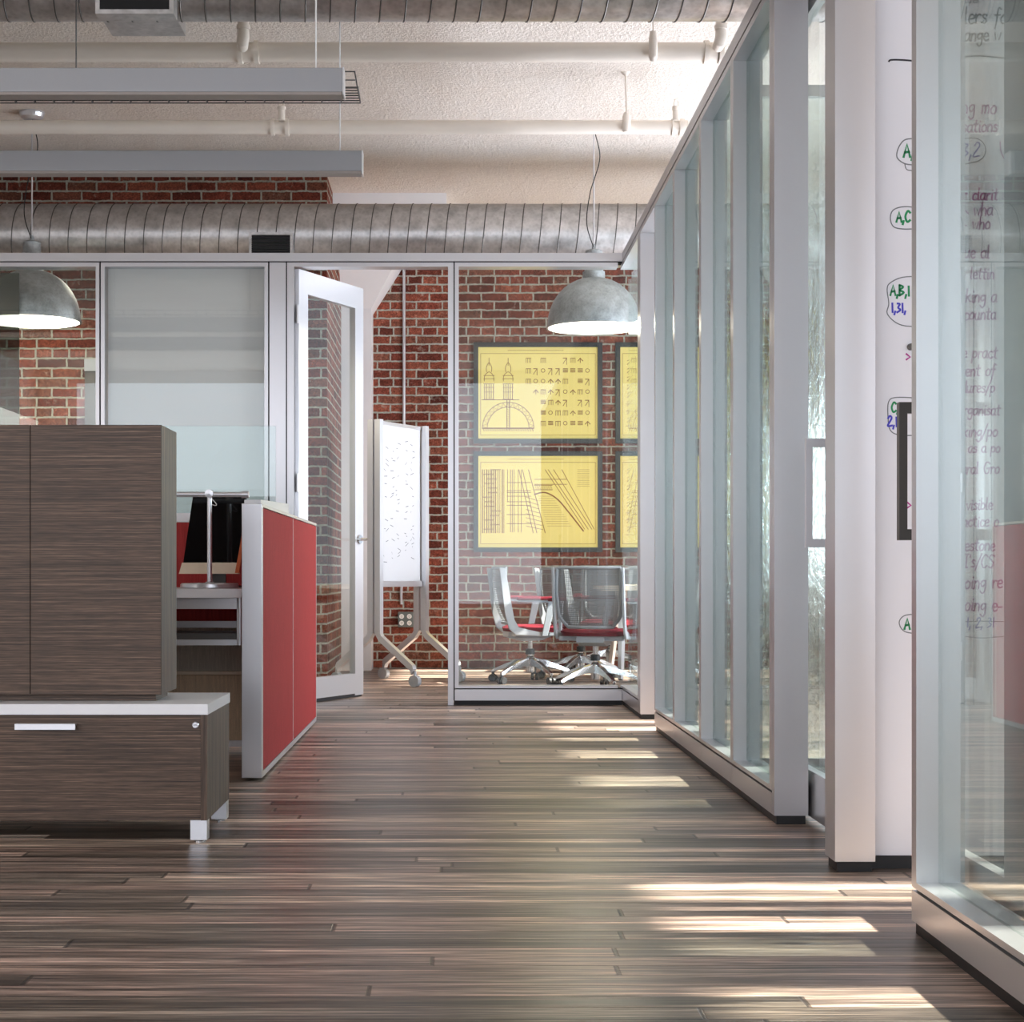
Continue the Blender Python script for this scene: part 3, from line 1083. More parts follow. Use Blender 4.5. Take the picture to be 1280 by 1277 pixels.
# ------------------------------------------------------------------ pendant lamps
def pendant(label, X, Y, dome=False):
    t = thing('pendant_lamp', label, 'pendant lamp', (X, Y, 2.575), 'dome pendant lamps')
    R = .325
    out = []
    for i in range(15):
        a = i / 14 * math.radians(80)
        out.append((R * math.cos(a) ** .92, 2.585 + .335 * math.sin(a) / math.sin(math.radians(80))))
    prof = [(R - .004, 2.572), (R + .006, 2.572), (R + .006, 2.585)] + out
    inner = [(max(r - .008, .01), z - .008) for r, z in reversed(out)]
    b = bmesh.new()
    lathe(b, prof, (X, Y, 0), 64)
    # remove caps so that the dome is open
    bmesh.ops.delete(b, geom=[f for f in b.faces if len(f.verts) > 10], context='FACES')
    sh = obj('lamp_shade', b, 'galv_lamp', t, True)
    b = bmesh.new()
    lathe(b, inner + [(R - .008, 2.574)], (X, Y, 0), 64)
    bmesh.ops.delete(b, geom=[f for f in b.faces if len(f.verts) > 10], context='FACES')
    obj('shade_lining', b, 'lamp_in', sh, True)
    b = bmesh.new()
    lathe(b, [(.078, 2.905), (.078, 2.965), (.066, 2.97), (.066, 3.04), (.060, 3.05), (.060, 3.11), (.05, 3.118), (.015, 3.12), (.012, 3.16)], (X, Y, 0), 32)
    obj('lamp_neck', b, 'galv_lamp', t, True)
    b = bmesh.new()
    lathe(b, [(0, 2.66), (.04, 2.665), (.06, 2.70), (.055, 2.74), (.03, 2.80), (.028, 2.90)], (X, Y, 0), 24)
    obj('bulb', b, 'bulb', t, True)
    b = bmesh.new()
    tube(b, [(X, Y, 3.16), (X, Y, ZC - .02)], .0055, 8)
    lathe(b, [(0, -.055), (.05, -.052), (.075, -.035), (.085, -.012), (.085, 0)] if dome else [(.012, -.03), (.03, -.01), (.03, 0)], (X, Y, ZC), 24)
    obj('suspension_rod', b, 'alu_bright', t)
    b = bmesh.new()
    pts = smooth_pts([(0, 3.13), (-.05, 3.3), (-.03, 3.5), (.005, 3.62), (.035, 3.72), (.04, 3.80), (.012, 3.92), (.004, 3.98)], 6)
    tube(b, [(X + u, Y - .01, v) for u, v in pts], .0035, 8)
    obj('power_cord', b, 'black', t)
    ld = bpy.data.lights.new('pendant_bulb_light', 'POINT')
    ld.energy = 45
    ld.color = (1, .90, .72)
    ld.shadow_soft_size = .05
    lo = bpy.data.objects.new('pendant_bulb_light', ld)
    C.objects.link(lo)
    lo.location = (X, Y, 2.62)
    return t


pendant('galvanised dome pendant lamp hanging above the office chairs by the yellow drawings', .964, 11.75)
pendant('galvanised dome pendant lamp behind the glass bay beside the roller blind', -2.89, 11.45, True)

# ------------------------------------------------------------------ credenza
XCL = -2.65
cr = thing('credenza', 'low dark wood credenza with a white top on square metal feet', 'credenza', (-1.7, 5.58, 0))
CX, CY0, CY1 = -.789, 5.325, 5.84
obj('body', box(XCL + .02, CX - .02, CY0 + .02, CY1, .072, .4057), 'veneer_x', cr)
obj('side_panel', box(CX - .02, CX, CY0, CY1, .071, .4055), 'veneer_z', cr)
obj('top', box(XCL, CX + .003, CY0 - .004, CY1 + .003, .406, .440, bevel=.0015), 'white_lam', cr)
for i, (a, b_) in enumerate(((-1.705, CX - .0205), (XCL, -1.708))):
    dr = obj('drawer', box(a, b_, CY0, CY0 + .0195, .072, .4035), 'veneer_x', cr)
    hx0 = -1.393 if i == 0 else -2.28
    b = bmesh.new()
    bx(b, hx0, hx0 + .191, CY0 - .024, CY0 - .016, .3605, .379)
    bx(b, hx0, hx0 + .191, CY0 - .016, CY0, .374, .379)
    obj('drawer_pull', b, 'alu_bright', dr)
    if i == 0:
        b = bmesh.new()
        lathe(b, [(0, -.004), (.009, -.004), (.0115, -.001), (.0115, 0)], (-.826, CY0, .3735), 24, 'y')
        lk = obj('lock', b, 'chrome', dr, True)
        obj('keyhole', box(-.832, -.820, CY0 - .0048, CY0 - .0041, .3728, .3745), 'black', lk)
for x in (CX - .054, XCL + .004):
    for y in (CY0 + .004, CY1 - .056):
        b = box(x, x + .053, y, y + .053, .008, .0715, bevel=.001)
        ft = obj('foot', b, 'alu_bright', cr)
        b = bmesh.new()
        lathe(b, [(.018, 0), (.018, .004), (.006, .006), (.006, .009)], (x + .026, y + .026, 0), 18)
        obj('levelling_glide', b, 'chrome', ft)
obj('bottom_rail', box(XCL + .1, -1.12, CY0 + .09, CY0 + .11, .055, .0715), 'veneer_x', cr)

# upper cabinet standing on the credenza
uc = thing('storage_cabinet', 'tall dark wood cabinet with plain doors standing on the white credenza top', 'cabinet', (-1.8, 5.57, .44))
UX, UY0, UY1, UZ0, UZ1 = -.951, 5.42, 5.716, .463, 1.333
obj('plinth', box(-2.6, UX - .025, 5.462, UY1 - .03, .4405, UZ0), 'veneer_x', uc)
obj('side_panel', box(UX - .018, UX, UY0 + .004, UY1, UZ0, UZ1), 'veneer_z', uc)
obj('body', box(-2.64, UX - .018, UY0 + .021, UY1, UZ0, UZ1 - .001), 'veneer_x', uc)
for k in range(4):
    a = UX - .003 - (k + 1) * .4225 + .003
    obj('cabinet_door', box(a + .0015, a + .4225 - .0015 - (.0 if k else .0), UY0, UY0 + .019, UZ0 + .001, UZ1), 'veneer_x', uc)

# ------------------------------------------------------------------ workstation
# long red partition
rp = thing('desk_partition', 'long red fabric desk partition with a grey metal end cap', 'partition', (-.84, 8.3, 0), 'red fabric desk partitions')
PX0, PX1, PY0, PYJ, PY1, PZ = -.883, -.800, 6.92, 8.26, 9.63, 1.143
obj('end_cap', box(PX0, PX1, PY0, PY0 + .05, .012, PZ, bevel=.002), 'alu', rp)
b = bmesh.new()
bx(b, PX0, PX1, PY0 + .05, PY1, PZ - .014, PZ)
bx(b, PX0, PX1, PY0 + .05, PY1, .012, .036)
bx(b, PX0, PX1, PYJ - .006, PYJ + .006, .036, PZ - .014)
bx(b, PX0, PX1, PY1 - .015, PY1, .036, PZ - .014)
obj('metal_frame', b, 'alu_bright', rp)
for a, c in ((PY0 + .052, PYJ - .008), (PYJ + .008, PY1 - .017)):
    obj('fabric_panel', box(PX0 + .004, PX1 - .001, a, c, .038, PZ - .017, bevel=.002), 'red', rp)
b = bmesh.new()
for y in (PY0 + .1, PYJ, PY1 - .1):
    lathe(b, [(.015, 0), (.015, .012)], ((PX0 + PX1) / 2, y, 0), 14)
obj('levelling_glide', b, 'black', rp)

# crosswise partition behind the desk with glass screen
bp = thing('desk_partition', 'crosswise red and tan partition behind the desk with a glass screen on top', 'partition', (-1.6, 8.04, 0), 'red fabric desk partitions')
b = bmesh.new()
bx(b, -2.6, PX0 - .002, 8.0, 8.07, 1.10, PZ)
bx(b, -2.6, PX0 - .002, 8.0, 8.07, .03, .06)
obj('metal_frame', b, 'white_lam', bp)
obj('fabric_panel', box(-2.6, PX0 - .002, 8.003, 8.067, .60, 1.098), 'red', bp)
obj('lower_panel', box(-2.6, PX0 - .002, 8.003, 8.067, .392, .598), 'olive', bp)
obj('lower_panel', box(-2.6, PX0 - .002, 8.003, 8.067, .062, .372), 'tan', bp)
obj('rail', box(-2.6, PX0 - .002, 8.0, 8.068, .374, .390), 'cream', bp)
gs = obj('glass_screen', box(-2.6, -.862, 8.03, 8.038, PZ, 1.560), 'glass_near', bp)
gs['label'] = 'clear green edged glass screen'

# desk
dk = thing('desk', 'white topped desk with grey metal frame between the cabinet and red partition', 'desk', (-1.5, 7.5, 0))
obj('desktop', box(-2.5, -.897, 7.1, 7.96, .7515, .790, bevel=.002), 'white_lam', dk)
b = bmesh.new()
bx(b, -2.4, -.93, 7.125, 7.165, .7045, .7510)
bx(b, -2.4, -.93, 7.86, 7.90, .7045, .7510)
obj('metal_frame', b, 'alu', dk)
for y in (7.14, 7.85):
    b = bmesh.new()
    tube(b, [(-.918, y, .55), (-.918, y, .751)], .014, 20)
    obj('drop_post', b, 'alu_bright', dk, True)
obj('lower_rail', box(-2.4, -.930, 7.13, 7.155, .550, .574), 'alu_bright', dk)
obj('lower_rail', box(-2.4, -.925, 7.60, 7.625, .610, .640), 'alu_bright', dk)
obj('storage_shelf', box(-2.4, -.935, 7.16, 7.5, .575, .600), 'alu_dark', dk)
for x in (-1.75, -2.45):
    b = bmesh.new()
    bx(b, x, x + .06, 7.45, 7.51, .02, .7045)
    bx(b, x, x + .06, 7.15, 7.85, 0, .02)
    obj('leg', b, 'alu', dk)

# task lamp
tl = thing('task_lamp', 'slim silver task lamp with a round base standing on the desk', 'desk lamp', (-1.07, 7.3, .79))
LY = 7.30
lx = at(262, 0, LY).x
b = bmesh.new()
lathe(b, [(0, .7905), (.122, .7905), (.126, .794), (.126, .808), (.120, .813), (.02, .815), (.012, .82)], (lx, LY, 0), 48)
obj('lamp_base', b, 'alu_bright', tl, True)
b = bmesh.new()
tube(b, [(lx, LY, .81), (lx, LY, 1.203)], .0105, 16)
obj('pole', b, 'alu_bright', tl, True)
b = bmesh.new()
za = at(0, 617, LY).z
tube(b, [(-1.62, LY + .02, za), (at(308, 0, LY).x, LY - .01, za - .004)], .0115, 16)
lathe(b, [(.0155, -.02), (.0155, .012)], (at(308, 0, LY).x, LY - .01, za - .004), 20, 'x')
obj('lamp_head', b, 'alu_bright', tl, True)
b = bmesh.new()
lathe(b, [(0, -.024), (.018, -.022), (.019, .016), (0, .018)], (lx, LY, za), 20, 'y')
obj('joint', b, 'alu_bright', tl, True)
b = bmesh.new()
pts = smooth_pts([(.010, .018 - .035), (.018, -.028), (.032, -.045), (.028, -.052), (.010, -.046)], 5)
tube(b, [(lx + u, LY - .02, za + v) for u, v in pts], .0016, 6)
obj('lamp_cord', b, 'cable', tl)

# leaning black display
mn = thing('computer_monitor', 'black glossy tilted display with cream foot behind the task lamp', 'monitor', (-1.05, 7.6, .79))
MY = 7.62


def quad_slab(pix, y0, y1, Y):
    b = bmesh.new()
    prism(b, [(at(px, py, Y).x, at(px, py, Y).z) for px, py in pix], y0, y1, 'y')
    return b


sc_ = obj('display_panel', quad_slab([(241, 621), (308, 621), (297, 703), (229, 703)], MY, MY + .025, MY), 'screen', mn)
obj('bezel', quad_slab([(240, 619.5), (310, 619.5), (310, 621), (240, 621)], MY - .004, MY + .028, MY), 'orange', sc_)
obj('side_edge', quad_slab([(308, 640), (311, 640), (299, 716), (294, 716)], MY - .012, MY + .02, MY), 'orange', mn)
obj('chin', quad_slab([(228, 703), (298, 703), (299, 717), (224, 717)], MY - .01, MY + .03, MY), 'cream', mn)
b = bmesh.new()
bx(b, -1.18, -.99, 7.57, 7.75, .7905, .80)
bx(b, -1.11, -1.05, 7.652, 7.68, .80, .96)
obj('stand', b, 'alu_dark', mn)

# white paper stack on partition
b = bmesh.new()
poly = [(6.975, PZ + .001), (8.14, PZ + .001), (8.14, 1.192), (6.975, 1.161)]
prism(b, poly, PX0 + .004, PX1 - .010, 'x')
tag(obj('paper_tray', b, 'white_lam'), 'long white wedge shaped paper tray lying on top of the red partition', 'tray')
b = bmesh.new()
lathe(b, [(.012, 0), (.014, .004), (.006, .03), (.009, .035), (0, .04)], (-.835, 8.25, PZ), 16)
tag(obj('coat_hook', b, 'chrome', smooth=True), 'small metal knob on the partition top behind the paper tray', 'knob')

# ------------------------------------------------------------------ inside the meeting room: pictures
YW = YB
PS = F_PX / (YB - .03)


def picture(label, x0, x1, z0, z1, draw, group='framed yellow drawings on the brick wall'):
    t = thing('framed_drawing', label, 'picture', ((x0 + x1) / 2, YW, z0), group)
    f = .042
    b = bmesh.new()
    bx(b, x0, x1, YW - .035, YW, z1 - f, z1)
    bx(b, x0, x1, YW - .035, YW, z0, z0 + f)
    bx(b, x0, x0 + f, YW - .035, YW, z0 + f, z1 - f)
    bx(b, x1 - f, x1, YW - .035, YW, z0 + f, z1 - f)
    obj('picture_frame', b, 'blackframe', t)
    pp = obj('drawing_sheet', box(x0 + f, x1 - f, YW - .018, YW - .010, z0 + f, z1 - f), 'paper', t)
    W, H = x1 - x0 - 2 * f, z1 - z0 - 2 * f
    fx = lambda u: x0 + f + u * W
    fz = lambda v: z1 - f - v * H
    b = bmesh.new()
    y = YW - .0185
    draw(b, y, fx, fz)
    obj('line_work', b, 'ink', pp)
    b = bmesh.new()
    for a, c, d, e in ((.02, .07, .98, .07), (.02, .96, .98, .96), (.02, .07, .02, .96), (.98, .07, .98, .96)):
        ribbon(b, [(a, c), (d, e)], .005, y, fx, fz)
    for k in range(26):
        u = .05 + k * .018 + .2
        ribbon(b, [(u, .035), (u + .011, .035)], .006, y, fx, fz)
    obj('border_line', b, 'ink2', pp)
    return t


def L(b, y, fx, fz, pts, w=.005):
    ribbon(b, pts, w, y, fx, fz)


def draw_details(b, y, fx, fz, seed=3):
    rnd = random.Random(seed)
    # two plain lanterns with finials
    for cx, s in ((.09, 1), (.25, 1)):
        L(b, y, fx, fz, [(cx, .12), (cx, .20)])
        L(b, y, fx, fz, smooth_pts([(cx - .02, .27), (cx - .022, .22), (cx, .17), (cx + .022, .22), (cx + .02, .27)], 4))
        L(b, y, fx, fz, smooth_pts([(cx - .04, .37), (cx - .035, .31), (cx, .27), (cx + .035, .31), (cx + .04, .37)], 4))
        for k in range(5):
            u = cx - .036 + k * .018
            L(b, y, fx, fz, [(u, .40), (u, .57)], .006)
        for v in (.31, .345, .40, .44, .49, .57):
            L(b, y, fx, fz, [(cx - .045, v), (cx + .045, v)], .004)
    L(b, y, fx, fz, [(.03, .575), (.34, .575)], .006)
    # round arch with lattice ring
    def arc(r, c=(.25, .885), n=24):
        return [(c[0] + r * math.cos(PI * k / n), c[1] - r * 1.32 * math.sin(PI * k / n)) for k in range(n + 1)]
    L(b, y, fx, fz, arc(.215), .005)
    L(b, y, fx, fz, arc(.175), .005)
    A, B = arc(.215, n=30), arc(.175, n=30)
    for k in range(30):
        L(b, y, fx, fz, [A[k], B[k + 1]] if k % 2 else [B[k], A[k + 1]], .003)
    L(b, y, fx, fz, [(.035, .885), (.465, .885)], .010)
    for k in range(22):
        u = .04 + k * .0195
        L(b, y, fx, fz, [(u, .89), (u + .010, .915)], .006)
    for u in (.24, .262):
        L(b, y, fx, fz, [(u, .57), (u, .91)], .007)
    for k in range(12):
        L(b, y, fx, fz, [(.24, .60 + k * .025), (.262, .615 + k * .025)], .003)
    # small machine part details
    for i in range(9):
        for j in range(7):
            u, v = .40 + i * .062, .12 + j * .115
            if u < .49 and v > .58:
                continue
            if rnd.random() < .12:
                continue
            k = rnd.randint(0, 4)
            w = .03
            if k == 0:
                for q in range(4):
                    L(b, y, fx, fz, [(u, v + q * .012), (u + w * 1.3, v + q * .012)], .006)
            elif k == 1:
                L(b, y, fx, fz, [(u + .018 + .016 * math.cos(q * PI / 6), v + .02 + .02 * math.sin(q * PI / 6)) for q in range(13)], .005)
            elif k == 2:
                L(b, y, fx, fz, [(u, v), (u + w, v)], .007)
                L(b, y, fx, fz, [(u + w, v), (u, v + .06)], .005)
                L(b, y, fx, fz, [(u + w, v), (u + w, v + .07)], .005)
            elif k == 3:
                L(b, y, fx, fz, [(u, v + .03), (u + .02, v), (u + .04, v + .03)], .008)
                L(b, y, fx, fz, [(u + .02, v), (u + .02, v + .05)], .006)
            else:
                for q in range(4):
                    L(b, y, fx, fz, [(u + q * .013, v), (u + q * .013, v + .05)], .004)
                L(b, y, fx, fz, [(u, v), (u + .04, v)], .005)


def draw_columns(b, y, fx, fz, seed=5):
    rnd = random.Random(seed)
    # bundles of columns
    for u in (.035, .05, .07, .083, .10, .113, .13, .145, .158, .175, .19, .205, .215):
        L(b, y, fx, fz, [(u, .15), (u, .84)], rnd.choice((.004, .006, .008)))
    for k in range(14):
        v = .15 + k * .05
        a = .035 + rnd.random() * .08
        L(b, y, fx, fz, [(a, v), (a + .08, v)], .006)
    for u in (.245, .27, .285, .30, .335, .36):
        L(b, y, fx, fz, [(u, .15), (u, .83 if u > .25 else .5)], .005)
    for v in (.29, .38, .40, .44, .50, .54, .64, .74):
        L(b, y, fx, fz, [(.24, v), (.44, v)], .005)
    # leaning trestles
    for a, c in ((.34, .46), (.37, .49), (.42, .56)):
        L(b, y, fx, fz, [(a, .15), (c, .84)], .006)
    for k in range(8):
        v = .45 + k * .045
        L(b, y, fx, fz, [(.40, v), (.50 + k * .006, v + .04)], .004)
    # a plain braced arch with raking struts
    for a, c in ((.56, .89), (.585, .92), (.63, .95), (.70, .97)):
        L(b, y, fx, fz, [(a, .15), (c, .80)], .005)
    L(b, y, fx, fz, smooth_pts([(.47, .42), (.56, .40), (.66, .47), (.76, .62), (.88, .82)], 8), .012)
    for v in (.255, .31, .32, .37):
        L(b, y, fx, fz, [(.47, v), (.74 if v < .32 else .62, v)], .005)
    for k in range(12):
        u = .475 + k * .012
        L(b, y, fx, fz, [(u, .32), (u + .012, .37)], .003)
    for k in range(14):
        v = .44 + k * .025
        L(b, y, fx, fz, [(.50 + k * .006, v), (.62 + k * .012, v)], .002)
    for k in range(10):
        L(b, y, fx, fz, [(.83, .15 + k * .02), (.93, .15 + k * .02)], .002)


def draw_side(b, y, fx, fz):
    for k in range(8):
        L(b, y, fx, fz, [(.06, .15 + k * .09), (.11, .12 + k * .09), (.06, .19 + k * .09)], .005)
    for u in (.13, .15, .2, .5, .8):
        L(b, y, fx, fz, [(u, .1), (u, .9)], .004)
    for v in (.62, .7, .86):
        L(b, y, fx, fz, [(.05, v), (.9, v)], .004)


zt1, zt0, zb1, zb0 = 2.955, 2.040, 1.968, 1.054
picture('black framed yellow drawing of an arch and towers, upper picture nearest the mobile whiteboard', .160, 1.328, zt0, zt1, draw_details)
picture('black framed yellow drawing of columns and raking struts, lower picture above the chairs', .160, 1.328, zb0, zb1, draw_columns)
picture('upper black framed yellow drawing cut off by the side partition', 1.447, 2.615, zt0, zt1, draw_side)
picture('lower black framed yellow drawing cut off by the side partition', 1.447, 2.615, zb0, zb1, draw_side)

# conduit and outlet box
b = bmesh.new()
cx = at(505, 0, YB - .03).x
tube(b, [(cx, YB - .02, ZC), (cx, YB - .02, .95)], .014, 12)
tube(b, [(cx, YB - .02, .95), (cx - .01, YB - .03, .82), (cx - .025, YB - .02, .72), (cx - .025, YB - .02, .58)], .012, 12)
tag(obj('conduit', b, 'alu', smooth=True), 'thin metal electrical conduit running down the brick wall', 'conduit')
ob = thing('outlet_box', 'grey metal box with four white power outlets on the brick wall', 'power outlet', (-.46, YB, .38))
obj('box_body', box(-.525, -.385, YB - .055, YB, .374, .512, bevel=.004), 'outlet', ob)
for i in range(2):
    for j in range(2):
        x, z = -.492 + i * .070, .412 + j * .060
        b = bmesh.new()
        lathe(b, [(.020, 0), (.022, .003), (0, .003)], (0, 0, 0), 20, 'y')
        bmesh.ops.rotate(b, verts=b.verts[:], cent=(0, 0, 0), matrix=Matrix.Rotation(PI, 3, 'Z'))
        bmesh.ops.translate(b, verts=b.verts[:], vec=(x, YB - .055, z))
        s = obj('socket', b, 'ivory', ob)
        bb = bmesh.new()
        for dx in (-.007, .005):
            bx(bb, x + dx, x + dx + .003, YB - .0595, YB - .0585, z - .002, z + .009)
        bx(bb, x - .002, x + .002, YB - .0595, YB - .0585, z - .012, z - .007)
        obj('slot', bb, 'black', s)

# ------------------------------------------------------------------ mobile whiteboard
def mobile_board(label, A, B, D, group):
    """A, B: feet of the two uprights (x,y); D: half leg vector"""
    A, B, D = Vector((*A, 0)), Vector((*B, 0)), Vector((*D, 0))
    mid = (A + B) / 2
    t = thing('mobile_whiteboard', label, 'whiteboard', tuple(mid), group)
    u = (B - A).normalized()
    n = D.normalized()
    Zt = Vector((0, 0, 1))

    def slab(bm, o, ax, ay, hx0, hx1, hy0, hy1, z0, z1):
        vs = []
        for z in (z0, z1):
            for (p, q) in ((hx0, hy0), (hx1, hy0), (hx1, hy1), (hx0, hy1)):
                vs.append(bm.verts.new(o + ax * p + ay * q + Zt * z))
        for f in ((0, 3, 2, 1), (4, 5, 6, 7), (0, 1, 5, 4), (1, 2, 6, 5), (2, 3, 7, 6), (3, 0, 4, 7)):
            bm.faces.new([vs[i] for i in f])
    nn = Vector((u.y, -u.x, 0))    # board normal
    Ld = (B - A).length
    bm = bmesh.new()
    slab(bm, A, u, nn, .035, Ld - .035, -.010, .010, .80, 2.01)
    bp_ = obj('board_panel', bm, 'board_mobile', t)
    bm = bmesh.new()
    slab(bm, A, u, nn, .035, Ld - .035, -.016, .016, 2.01, 2.035)
    obj('board_rail', bm, 'alu_bright', t)
    bm = bmesh.new()
    slab(bm, A, u, nn, .035, Ld - .035, -.03, .03, .755, .80)
    obj('board_rail', bm, 'alu_bright', t)
    # faint jotted strokes
    bm = bmesh.new()
    rr = random.Random(4)
    for col_ in (.12, .22, .30, .42, .52):
        z = 1.93
        while z > 1.0:
            z -= rr.uniform(.02, .06)
            if rr.random() < .35:
                continue
            h = rr.uniform(.008, .03)
            p0 = A + u * (col_ + rr.uniform(-.02, .02)) + nn * .0108 + Zt * z
            p1 = p0 + u * rr.uniform(.01, .05) + Zt * rr.uniform(-h, h)
            w = Zt * .0028
            bm.faces.new([bm.verts.new(q) for q in (p0 - w, p1 - w, p1 + w, p0 + w)])
    wr = obj('writing', bm, 'm_grey', bp_)
    wr['kind'] = 'stuff'
    k = 0
    for P in (A, B):
        for s in (-1, 1):
            d = n * s
            bm = bmesh.new()
            w, th = .022, .026
            prof = [(.034, 2.04), (.034, .40), (.06, .36), (D.length - .01, .145), (D.length, .115)]
            prev_ = None
            side = Vector((-d.y, d.x, 0))
            rings = []
            for i, (r, z) in enumerate(prof):
                o_ = P + d * r + Zt * z
                if i < 2:
                    a1, hh = d, th
                else:
                    a1, hh = (d * .45 + Zt * .9).normalized(), th * .9
                rings.append([bm.verts.new(o_ + a1 * hh * p + side * w * q) for p, q in ((-1, -1), (1, -1), (1, 1), (-1, 1))])
            for i in range(len(rings) - 1):
                for q in range(4):
                    bm.faces.new((rings[i][q], rings[i][(q + 1) % 4], rings[i + 1][(q + 1) % 4], rings[i + 1][q]))
            bm.faces.new(rings[0])
            bm.faces.new(list(reversed(rings[-1])))
            lg = obj('leg', bm, 'alu_bright', t)
            bm = bmesh.new()
            c = P + d * (D.length + .012) + Zt * .046
            tube(bm, [c - side * .022, c + side * .022], .045, 24)
            tube(bm, [c + Zt * .03, c + Zt * .075], .012, 10)
            obj('caster', bm, 'palegrey', lg, True)
    return t


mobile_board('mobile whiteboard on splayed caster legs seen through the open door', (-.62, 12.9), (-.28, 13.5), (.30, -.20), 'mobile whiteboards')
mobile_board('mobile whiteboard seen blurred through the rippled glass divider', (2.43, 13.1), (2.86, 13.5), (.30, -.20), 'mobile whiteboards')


# ------------------------------------------------------------------ office chairs (local: sitter looks to +Y)
def make_chair():
    t = thing('office_chair', '', 'chair', (0, 0, 0), 'office chairs around the meeting table')
    # seat
    bm = bmesh.new()
    nx, ny = 12, 12
    top, bot = {}, {}
    for i in range(nx + 1):
        for j in range(ny + 1):
            u, v = i / nx * 2 - 1, j / ny * 2 - 1
            # squircle outline
            k = 1 / max(1e-6, (abs(u) ** 4 + abs(v) ** 4) ** .25) * max(abs(u), abs(v)) if (u or v) else 1
            x, y = u * k * .245, v * k * .235 + .03
            e = max(abs(u), abs(v))
            z = .452 + .012 * (u * u) - .02 * max(0, v) ** 3 - .024 * max(0, e - .8) / .2 * 1
            top[i, j] = bm.verts.new((x, y, z))
            bot[i, j] = bm.verts.new((x * .96, y * .96, .405 - .01 * max(0, v) ** 2))
    for i in range(nx):
        for j in range(ny):
            bm.faces.new((top[i, j], top[i + 1, j], top[i + 1, j + 1], top[i, j + 1]))
            bm.faces.new((bot[i, j + 1], bot[i + 1, j + 1], bot[i + 1, j], bot[i, j]))
    for i in range(nx):
        bm.faces.new((top[i + 1, 0], top[i, 0], bot[i, 0], bot[i + 1, 0]))
        bm.faces.new((top[i, ny], top[i + 1, ny], bot[i + 1, ny], bot[i, ny]))
    for j in range(ny):
        bm.faces.new((top[0, j], top[0, j + 1], bot[0, j + 1], bot[0, j]))
        bm.faces.new((top[nx, j + 1], top[nx, j], bot[nx, j], bot[nx, j + 1]))
    local_obj('seat', bm, 'burgundy', t, True)
    # seat shell and tilt mechanism
    bm = bmesh.new()
    prism(bm, [(-.19, .405), (.23, .400), (.16, .372), (.07, .335), (-.08, .330), (-.20, .36)], -.10, .10, 'x')
    bx(bm, -.235, .235, -.17, -.11, .372, .403)
    bx(bm, -.235, .235, .10, .15, .378, .400)
    sh = local_obj('tilt_mechanism', bm, 'grey', t)
    # back
    def backpt(u, z):
        s = (z - .46) / .46
        y = -.215 - .075 * s + .05 * math.sin(s * PI) * -.6 + .045 * (u * u)
        wd = .215 + .02 * math.sin(min(1, max(0, s)) * PI * .8)
        if s < .18:
            wd *= .72 + .28 * (s / .18)
        return Vector((u * wd, y, z))
    bm = bmesh.new()
    nu, nv = 12, 16
    g_ = [[bm.verts.new(backpt(i / nu * 2 - 1, .47 + .43 * j / nv)) for i in range(nu + 1)] for j in range(nv + 1)]
    for j in range(nv):
        for i in range(nu):
            bm.faces.new((g_[j][i], g_[j][i + 1], g_[j + 1][i + 1], g_[j + 1][i]))
    bk = local_obj('mesh_back', bm, 'mesh', t, True)
    bm = bmesh.new()
    ring = [backpt(-1, .47 + .43 * j / nv) for j in range(nv + 1)]
    ring += [backpt(i / nu * 2 - 1, .90) for i in range(1, nu)]
    ring += [backpt(1, .90 - .43 * j / nv) for j in range(nv + 1)]
    ring += [backpt(1 - i / nu * 2, .47) for i in range(1, nu + 1)]
    tube(bm, ring, .0125, 8, caps=False)
    local_obj('back_frame', bm, 'grey', bk, True)
    # side uprights, broad flat blades as seen from the side
    for s in (-1, 1):
        bm = bmesh.new()
        prof = [(-.30, .905), (-.255, .90), (-.235, .80), (-.205, .62), (-.185, .50), (-.15, .44), (.02, .405), (.02, .375),
                (-.17, .385), (-.225, .43), (-.255, .55), (-.275, .72)]
        prism(bm, prof, s * .247, s * .262, 'x')
        bmesh.ops.bevel(bm, geom=bm.edges[:], offset=.004, segments=2, affect='EDGES')
        local_obj('back_upright', bm, 'palegrey', t)
        # armrest
        bm = bmesh.new()
        prism(bm, [(.03, .375), (.075, .375), (.14, .64), (.14, .655), (-.16, .655), (-.16, .64), (.085, .637)], s * .266, s * .288, 'x')
        bmesh.ops.bevel(bm, geom=bm.edges[:], offset=.003, segments=1, affect='EDGES')
        am = local_obj('armrest', bm, 'grey', t)
        x0, x1 = sorted((s * .250, s * .320))
        bm = box(x0, x1, -.17, .15, .655, .680, bevel=.009)
        local_obj('arm_pad', bm, 'burgundy', am, True)
    # gas lift
    bm = bmesh.new()
    lathe(bm, [(.034, .085), (.034, .20), (.030, .205), (.020, .21), (.020, .335)], (0, 0, 0), 24)
    local_obj('gas_lift', bm, 'chrome', t, True)
    bm = bmesh.new()
    lathe(bm, [(.036, .222), (.036, .262), (.024, .268)], (0, 0, 0), 24)
    local_obj('lift_collar', bm, 'black', t, True)
    # star base
    bm = bmesh.new()
    for k in range(5):
        a = 2 * PI * k / 5 + .3
        d = Vector((math.cos(a), math.sin(a), 0))
        s_ = Vector((-d.y, d.x, 0))
        rings = []
        for r, z, w, h in ((.03, .160, .030, .045), (.12, .150, .026, .034), (.22, .122, .022, .024), (.31, .090, .018, .016), (.335, .080, .014, .012)):
            o_ = d * r + Vector((0, 0, z))
            rings.append([bm.verts.new(o_ + s_ * w * p + Vector((0, 0, h * q))) for p, q in ((-1, -.6), (-.7, .8), (.7, .8), (1, -.6))])
        for i in range(len(rings) - 1):
            for q in range(4):
                bm.faces.new((rings[i][q], rings[i][(q + 1) % 4], rings[i + 1][(q + 1) % 4], rings[i + 1][q]))
        bm.faces.new(rings[0])
